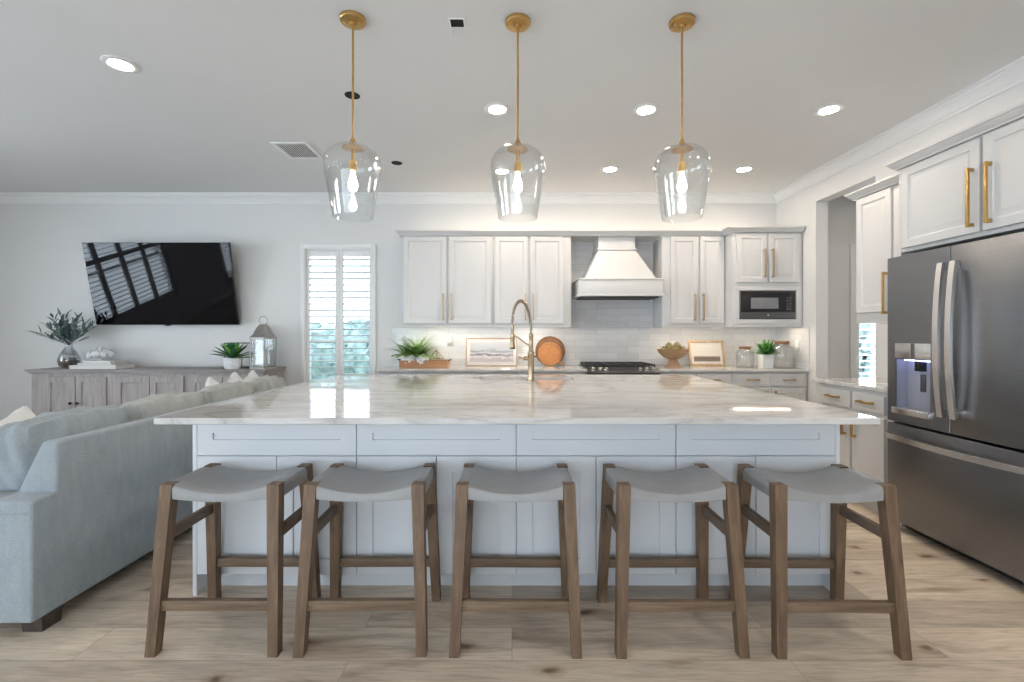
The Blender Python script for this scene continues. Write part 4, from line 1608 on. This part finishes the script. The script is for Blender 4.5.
# books and shell
for i, (bw, bd, z0, bt, mt, lb) in enumerate(((0.52, 0.27, 0.0, 0.042, M_book1, 'thick white book at the bottom of the pile on the sideboard'),
                                              (0.38, 0.25, 0.0425, 0.026, M_book2, 'grey book in the middle of the pile on the sideboard'),
                                              (0.31, 0.22, 0.069, 0.022, M_book1, 'thin white book under the white shell on the sideboard'))):
    bx, by = -4.66 + 0.01 * i, 5.30
    z = CZ + z0
    bk = thing('book', lb, 'book', (bx, by, z), 'books on the sideboard')
    m = MB()
    m.box(bx - bw / 2, bx + bw / 2, by - bd / 2, by + bd / 2, z + 0.0005, z + 0.004)
    m.box(bx - bw / 2, bx + bw / 2, by - bd / 2, by + bd / 2, z + bt - 0.0035, z + bt)
    m.box(bx - bw / 2, bx - bw / 2 + 0.004, by - bd / 2, by + bd / 2, z + 0.004, z + bt - 0.0035)
    m.build('cover', mt, bk)
    MB().box(bx - bw / 2 + 0.004, bx + bw / 2 - 0.006, by - bd / 2 + 0.005, by + bd / 2 - 0.005, z + 0.004, z + bt - 0.0035).build('pages', M_page, bk)
m = MB()
sz = CZ + 0.0915
m.lathe([(0.0, sz), (0.035, sz), (0.022, sz + 0.02), (0.018, sz + 0.045)], (-4.68, 5.30, 0), 16)
rg = random.Random(5)
for i in range(26):
    a = i * 2.4
    r = 0.115 * math.sqrt(i / 26)
    p = (-4.68 + r * cos(a), 5.30 + r * sin(a) * 0.7, sz + 0.112 - 0.42 * r + rg.uniform(-0.008, 0.01))
    m.soft(p, (0.066, 0.060, 0.085), (rg.uniform(-0.4, 0.4), rg.uniform(-0.4, 0.4), a), rnd=1.0, wr=0.003, cuts=3, seed=i)
tag(m.build('coral', M_coral), 'white branching coral ornament on top of the book pile', 'ornament')

# potted succulent in front of a wire box
px_, py_ = -3.12, 5.20
pp = thing('potted_succulent', 'dark green succulent in a white pot on the sideboard beside the lantern', 'plant', (px_, py_, CZ))
m = MB()
m.lathe([(0.0, CZ + 0.0005), (0.072, CZ + 0.0005), (0.088, CZ + 0.02), (0.094, CZ + 0.115), (0.090, CZ + 0.122), (0.084, CZ + 0.115), (0.080, CZ + 0.09), (0.0, CZ + 0.09)], (px_, py_, 0), 32)
m.build('pot', M_coral, pp)
rg = random.Random(21)
sp_, sd_ = [], []
for i in range(34):
    a = i * 2.399
    el = 0.12 + 1.25 * (1 - i / 34.0) if i else 1.5
    el = 0.08 + 1.35 * (i / 34.0)
    L = 0.27 - 0.10 * (i / 34.0)
    d = (cos(a) * cos(el), sin(a) * cos(el) * 0.7, sin(el))
    (sp_ if i % 3 == 0 else sd_).append(((px_, py_, CZ + 0.115), d, L, 0.058, dict(droop=-0.2 if el > 0.5 else 0.1, seg=5, wide=0.55, fold=0.5)))
leaves('leaf_rosette', M_leafd, pp, sd_)
leaves('light_leaf_rosette', M_leaf, pp, sp_)
wb = thing('wire_box', 'open dark wire box ornament behind the potted succulent', 'ornament', (-3.13, 5.42, CZ))
m = MB()
X0, X1, Y0, Y1, Z0, Z1 = -3.30, -2.98, 5.335, 5.50, CZ + 0.0045, CZ + 0.285
cs = [(x, y, z) for z in (Z0, Z1) for y in (Y0, Y1) for x in (X0, X1)]
for i, j in ((0, 1), (2, 3), (0, 2), (1, 3), (4, 5), (6, 7), (4, 6), (5, 7), (0, 4), (1, 5), (2, 6), (3, 7)):
    m.tube([cs[i], cs[j]], 0.004, 6)
m.build('wire_frame', M_knob, wb)
# lantern
lx, ly = -2.845, 5.32
lt = thing('lantern', 'tall grey metal lantern with glass sides at the end of the sideboard', 'lantern', (lx, ly, CZ))
h = 0.145


def octo(r, z, n=6, rot=0.0):
    return [(lx + r * cos(2 * pi * k / n + rot), ly + r * sin(2 * pi * k / n + rot), z) for k in range(n)]


m = MB()


def ngon_stack(m, rows, n=6):
    vs, fs = [], []
    for r, z in rows:
        vs += octo(r, z, n)
    for i in range(len(rows) - 1):
        for k in range(n):
            l = (k + 1) % n
            fs.append((i * n + k, i * n + l, (i + 1) * n + l, (i + 1) * n + k))
    fs.append(tuple(range(n - 1, -1, -1)))
    fs.append(tuple((len(rows) - 1) * n + k for k in range(n)))
    m.add(vs, fs)


ngon_stack(m, [(0.160, CZ + 0.0005), (0.160, CZ + 0.0160), (0.140, CZ + 0.0251)])
m.build('base', M_zinc, lt)
m = MB()
for p in octo(0.147, 0):
    m.box(p[0] - 0.006, p[0] + 0.006, p[1] - 0.006, p[1] + 0.006, CZ + 0.0228, CZ + 0.3363)
m.build('corner_post', M_zinc, lt)
m = MB()
vs = octo(0.141, CZ + 0.0251) + octo(0.141, CZ + 0.3340)
m.add(vs, [(k, (k + 1) % 6, 6 + (k + 1) % 6, 6 + k) for k in range(6)])
m.build('glass', M_vaseglass, lt)
m = MB()
ngon_stack(m, [(0.160, CZ + 0.3340), (0.160, CZ + 0.3511), (0.120, CZ + 0.3876), (0.085, CZ + 0.4560), (0.060, CZ + 0.4845), (0.055, CZ + 0.4959), (0.0, CZ + 0.5016)][:6])
m.build('roof', M_zinc, lt)
m = MB()
pts = [(lx + 0.048 * sin(2 * pi * i / 24), ly, CZ + 0.5449 - 0.048 * cos(2 * pi * i / 24)) for i in range(25)]
m.tube(pts, 0.005, 8)
m.build('ring', M_zinc, lt)
m = MB()
m.lathe([(0.0, CZ + 0.0251), (0.045, CZ + 0.0251), (0.045, CZ + 0.1938), (0.035, CZ + 0.1961), (0.0, CZ + 0.1881)], (lx, ly, 0), 24)
m.tube([(lx, ly, CZ + 0.1881), (lx + 0.001, ly, CZ + 0.2086)], 0.0015, 5)
tag(m.build('candle', M_candle), 'ivory pillar candle inside the lantern', 'candle')

# ---- back counter decor (z = 0.92)
CT = 0.9205
tx0, tx1, ty0, ty1 = -1.262, -0.722, 5.20, 5.38
tr = thing('wooden_tray', 'shallow warm wood tray on the back counter near the window', 'tray', ((tx0 + tx1) / 2, 5.29, CT))
m = MB()
m.box(tx0, tx1, ty0, ty1, CT, CT + 0.012)
m.box(tx0, tx1, ty0, ty0 + 0.012, CT + 0.012, CT + 0.078)
m.box(tx0, tx1, ty1 - 0.012, ty1, CT + 0.012, CT + 0.078)
m.box(tx0, tx0 + 0.012, ty0 + 0.012, ty1 - 0.012, CT + 0.012, CT + 0.078)
m.box(tx1 - 0.012, tx1, ty0 + 0.012, ty1 - 0.012, CT + 0.012, CT + 0.078)
m.build('box', M_traywood, tr)
for x, s in ((tx0, -1), (tx1, 1)):
    m = MB()
    m.tube([(x, 5.25, CT + 0.07), (x + s * 0.03, 5.25, CT + 0.088), (x + s * 0.03, 5.33, CT + 0.088), (x, 5.33, CT + 0.07)], 0.005, 7)
    m.build('handle', M_knob, tr)
fn = thing('fern', 'bright green fern spilling over the wooden tray', 'plant', (-1.13, 5.29, CT + 0.013))
rg = random.Random(31)
fr_ = []
stm = MB()
for i in range(64):
    a = rg.uniform(0, 2 * pi)
    el = rg.uniform(0.25, 1.15)
    d = Vector((cos(a) * cos(el), sin(a) * cos(el) * 0.5, sin(el)))
    L = rg.uniform(0.18, 0.31)
    p, t = Vector((-1.13 + rg.uniform(-0.10, 0.10), 5.30 + rg.uniform(-0.03, 0.03), CT + 0.115)), d.copy()
    pts = [p[:]]
    for k in range(12):
        p = p + t * (L / 12)
        t = (t + Vector((0.0, 0, -0.075))).normalized()
        pts.append(p[:])
        sd = t.cross(Vector((0, 0, 1))).normalized()
        ll = 0.055 * (1 - (k / 12.0) ** 1.6) + 0.012
        for s in (-1, 1):
            fr_.append((p[:], (sd * s + t * 0.6)[:], ll, 0.021, dict(droop=0.25, seg=3)))
    stm.tube(pts, 0.0015, 4)
stm.tube([(-1.13, 5.29, CT + 0.013), (-1.13, 5.29, CT + 0.12)], 0.02, 8)
stm.build('stem', M_fern, fn)
leaves('frond', M_fern, fn, fr_)
for i, (x, s, lb) in enumerate(((-1.175, 0.16, 'pale rough coral lump in the tray below the fern'), (-1.02, 0.15, 'pale rough coral lump in the middle of the tray'))):
    m = MB()
    rg = random.Random(60 + i)
    for k in range(10):
        m.soft((x + rg.uniform(-0.05, 0.05), 5.245 + rg.uniform(-0.02, 0.02), CT + 0.055 + rg.uniform(-0.012, 0.05)), (s * 0.6, 0.06, s * 0.55), (rg.uniform(-1, 1), rg.uniform(-1, 1), rg.uniform(-1, 1)), rnd=0.9, wr=0.004, cuts=3, seed=k)
    tag(m.build('coral', M_coral), lb, 'ornament', 'pale coral lumps in the tray')
gt = MB()
gx, gy, gz = -0.865, 5.29, CT + 0.0125
base = [(gx + 0.072 * cos(2 * pi * k / 5 + 0.3), gy + 0.060 * sin(2 * pi * k / 5 + 0.3), gz + 0.003) for k in range(5)]
midr = [(gx + 0.085 * cos(2 * pi * k / 5 + 0.3), gy + 0.068 * sin(2 * pi * k / 5 + 0.3), gz + 0.085) for k in range(5)]
top = (gx, gy, gz + 0.185)
for k in range(5):
    l = (k + 1) % 5
    gt.tube([base[k], base[l]], 0.0035, 6)
    gt.tube([midr[k], midr[l]], 0.0035, 6)
    gt.tube([base[k], midr[k]], 0.0035, 6)
    gt.tube([midr[k], top], 0.0035, 6)
tag(gt.build('terrarium_frame', M_wire), 'geometric gold wire ornament standing in the wooden tray', 'ornament')


def leaning_frame(name, label, xc, w, h, y_bot, lean, fw, mw_, fm, am):
    root = thing(name, label, 'picture', (xc, y_bot, CT))
    R = Matrix.Translation((xc, y_bot, CT)) @ Matrix.Rotation(-lean, 4, 'X')
    m = MB().mat(R)
    for a in ((-w / 2, -w / 2 + fw, 0, h), (w / 2 - fw, w / 2, 0, h)):
        m.box(a[0], a[1], 0, 0.022, a[2] + 0.001, a[3], 0.0015)
    m.box(-w / 2 + fw, w / 2 - fw, 0, 0.022, 0.001, fw, 0.0015)
    m.box(-w / 2 + fw, w / 2 - fw, 0, 0.022, h - fw, h, 0.0015)
    m.build('frame', fm, root)
    m = MB().mat(R)
    m.box(-w / 2 + fw, w / 2 - fw, 0.010, 0.016, fw, h - fw)
    m.build('mat_board', M_mat, root)
    m = MB().mat(R)
    m.box(-w / 2 + fw + mw_, w / 2 - fw - mw_, 0.008, 0.0101, fw + mw_, h - fw - mw_)
    m.build('print', am, root)
    return root


leaning_frame('framed_print', 'thin-framed grey seascape print leaning on the back tile', -0.240, 0.605, 0.335, 5.43, 0.20, 0.013, 0.035, M_frame2, M_art1)
leaning_frame('framed_print', 'pale wood framed field landscape leaning beside the wooden bowl', 2.285, 0.42, 0.305, 5.42, 0.20, 0.028, 0.028, M_frame, M_art2)

# two round boards leaning on the tile
for (xc, yb_, r, zc, mt, lb, hl) in ((0.455, 5.485, 0.178, 0.0, M_boarddk, 'larger dark round wooden board leaning at the back', 0.0), (0.445, 5.425, 0.140, 0.0, M_board, 'smaller honey round wooden board with handle leaning in front', 1.0)):
    R = Matrix.Translation((xc, yb_, CT)) @ Matrix.Rotation(-0.20, 4, 'X')
    bd = thing('round_board', lb + ' on the back counter', 'board', (xc, yb_, CT), 'round wooden boards by the range')
    m = MB().mat(R)
    Q = Matrix.Rotation(-pi / 2, 3, 'X') @ Matrix.Rotation(0, 3, 'Z')
    m.lathe([(0.0, 0.004), (r - 0.022, 0.004), (r - 0.016, -0.006), (r - 0.004, -0.006), (r, 0.0), (r, 0.014), (r - 0.006, 0.020), (0.0, 0.020)], (0, 0, r + 0.0005), 44, Matrix.Rotation(-pi / 2, 3, 'X'))
    m.build('disc', mt, bd)
    m = MB().mat(R)
    a = radians(-38) if hl else radians(200)
    d = Vector((cos(a), 0, sin(a)))
    c = Vector((0, 0.010, r + 0.0005))
    p0, p1 = c + d * (r - 0.012), c + d * (r + (0.075 if hl else 0.045))
    if p1.z < 0.014:
        p1.z = 0.014
    m.tube([p0[:], (p0.lerp(p1, 0.5))[:], p1[:]], [0.012, 0.011, 0.014], 10)
    m.build('handle', mt, bd)

# pedestal bowl and artichokes
bx, by = 1.835, 5.30
bw = thing('pedestal_bowl', 'carved wooden pedestal bowl of artichokes beside the range', 'bowl', (bx, by, CT))
m = MB()
zb_ = CT + 0.085
pb = [(0.0, zb_), (0.045, zb_), (0.10, zb_ + 0.022), (0.145, zb_ + 0.062), (0.178, zb_ + 0.112), (0.180, zb_ + 0.118), (0.172, zb_ + 0.116), (0.138, zb_ + 0.072), (0.095, zb_ + 0.036), (0.0, zb_ + 0.020)]
m.lathe(pb, (bx, by, 0), 40)
m.build('bowl', M_bowl, bw)
m = MB()
m.lathe([(0.0, CT), (0.088, CT), (0.086, CT + 0.012), (0.060, CT + 0.050), (0.045, CT + 0.0855), (0, CT + 0.0855)], (bx, by, 0), 32)
m.build('pedestal', M_bowlft, bw)
for i, (dx, dy, dz) in enumerate(((-0.105, 0.0, 0.098), (0.0, -0.06, 0.095), (0.105, -0.01, 0.098), (-0.01, 0.07, 0.098), (-0.050, -0.01, 0.142), (0.042, 0.0, 0.146))):
    m = MB()
    c = Vector((bx + dx, by + dy, zb_ + dz))
    m.soft(c[:], (0.078, 0.078, 0.078), rnd=1.0, wr=0.001, cuts=5, seed=i)
    for k in range(30):
        el = 1.35 - 2.3 * (k / 30.0)
        a = k * 2.4
        d = Vector((cos(a) * cos(el), sin(a) * cos(el), sin(el)))
        m.leaf((c + d * 0.034)[:], (d + Vector((0, 0, 0.9)))[:], 0.026, 0.024, droop=0.1, seg=3, fold=0.4)
    lb = ('artichoke on the side of the bowl near the range', 'artichoke at the front of the bowl', 'artichoke on the side of the bowl near the picture frame',
          'artichoke at the back of the bowl', 'artichoke on top of the pile, towards the range', 'artichoke on top of the pile, towards the picture frame')[i]
    tag(m.build('artichoke', M_arti), 'olive ' + lb, 'artichoke', 'artichokes in the wooden bowl')


def jar(x, y, r, hh, lid_r, label):
    j = thing('glass_jar', label, 'jar', (x, y, CT), 'glass jars with wooden lids')
    m = MB()
    n = 48
    prof = [(0.0, CT + 0.0005), (r * 0.94, CT + 0.0005), (r, CT + 0.012), (r, CT + hh * 0.76), (r * 0.92, CT + hh * 0.86), (lid_r * 0.95, CT + hh * 0.92), (lid_r * 0.95, CT + hh * 0.97)]
    inn = [(max(0, q - 0.004), z + (0.005 if i < 2 else 0)) for i, (q, z) in enumerate(prof)]
    m.lathe(prof + inn[::-1], (x, y, 0), n, closed=True)
    # ribs
    for k in range(20):
        a = 2 * pi * k / 20
        m.tube([(x + (r + 0.001) * cos(a), y + (r + 0.001) * sin(a), CT + 0.02), (x + (r + 0.001) * cos(a), y + (r + 0.001) * sin(a), CT + hh * 0.72)], 0.0022, 5)
    m.build('glass', M_jar, j, angle=50)
    m = MB()
    m.lathe([(0.0, CT + hh * 0.945), (lid_r * 0.88, CT + hh * 0.945), (lid_r * 0.9, CT + hh * 0.972), (lid_r * 1.06, CT + hh * 0.973), (lid_r * 1.06, CT + hh * 1.08), (lid_r, CT + hh * 1.095), (0.0, CT + hh * 1.095)], (x, y, 0), 32)
    m.build('lid', M_lid, j)


jar(2.635, 5.26, 0.093, 0.215, 0.062, 'shorter clear ribbed glass jar with wooden lid between picture frame and white planter')
jar(2.995, 5.16, 0.114, 0.272, 0.070, 'taller clear ribbed glass jar with wooden lid in the corner')
ppx, ppy = 2.785, 5.11
sq = thing('potted_plant', 'leafy green plant in a white square pot between two glass jars', 'plant', (ppx, ppy, CT))
m = MB()
m.m = lambda p: Vector((p[0], p[2], p[1]))


def Q(r, z):
    return (ppx - r, ppx + r, ppy - r, ppy + r, z)


m.loops([Q(0.052, CT + 0.0005), Q(0.056, CT + 0.006), Q(0.060, CT + 0.148), Q(0.058, CT + 0.151), Q(0.052, CT + 0.150), Q(0.050, CT + 0.13)])
m.build('pot', M_white, sq)
rg = random.Random(77)
la, lb_ = [], []
for i in range(150):
    a = rg.uniform(0, 2 * pi)
    el = rg.uniform(0.2, 1.5)
    d = (cos(a) * cos(el), sin(a) * cos(el), sin(el))
    b = (ppx + rg.uniform(-0.035, 0.035), ppy + rg.uniform(-0.035, 0.035), CT + 0.13 + rg.uniform(0, 0.05))
    (lb_ if i % 3 else la).append((b, d, rg.uniform(0.10, 0.175), rg.uniform(0.022, 0.036), dict(droop=0.5, seg=4)))
leaves('leaf_cluster', M_leafd, sq, la)
leaves('light_leaf_cluster', M_leaf, sq, lb_)


# outlets
def outlet(label, fm, u, z):
    m = fm()
    root = None
    m.loops([(u - 0.037, u + 0.037, z - 0.058, z + 0.058, 0.0), (u - 0.037, u + 0.037, z - 0.058, z + 0.058, 0.004), (u - 0.034, u + 0.034, z - 0.055, z + 0.055, 0.006)])
    P = m.m((u, 0, z))
    root = thing('wall_outlet', label, 'outlet', P[:])
    m.build('plate', M_plate, root)
    m = fm()
    for s in (-1, 1):
        m.box(u - 0.017, u + 0.017, 0.0055, 0.008, z + s * 0.024 - 0.014, z + s * 0.024 + 0.014, 0.001)
    m.build('receptacle', M_plate, root)
    return root


fmb = lambda: MB().face_y(YB - 0.0105)
oo = outlet('white wall outlet with a plug-in on the tile beside the seascape print', fmb, -0.742, 1.205)
m = fmb()
m.box(-0.768, -0.716, 0.008, 0.045, 1.185, 1.265, 0.006)
m.build('plug_in', M_white, oo)
fmr = lambda: MB().face_x(XR - 0.0105)
outlet('white wall outlet on the side tile near the taller jar', fmr, 5.16, 1.17)
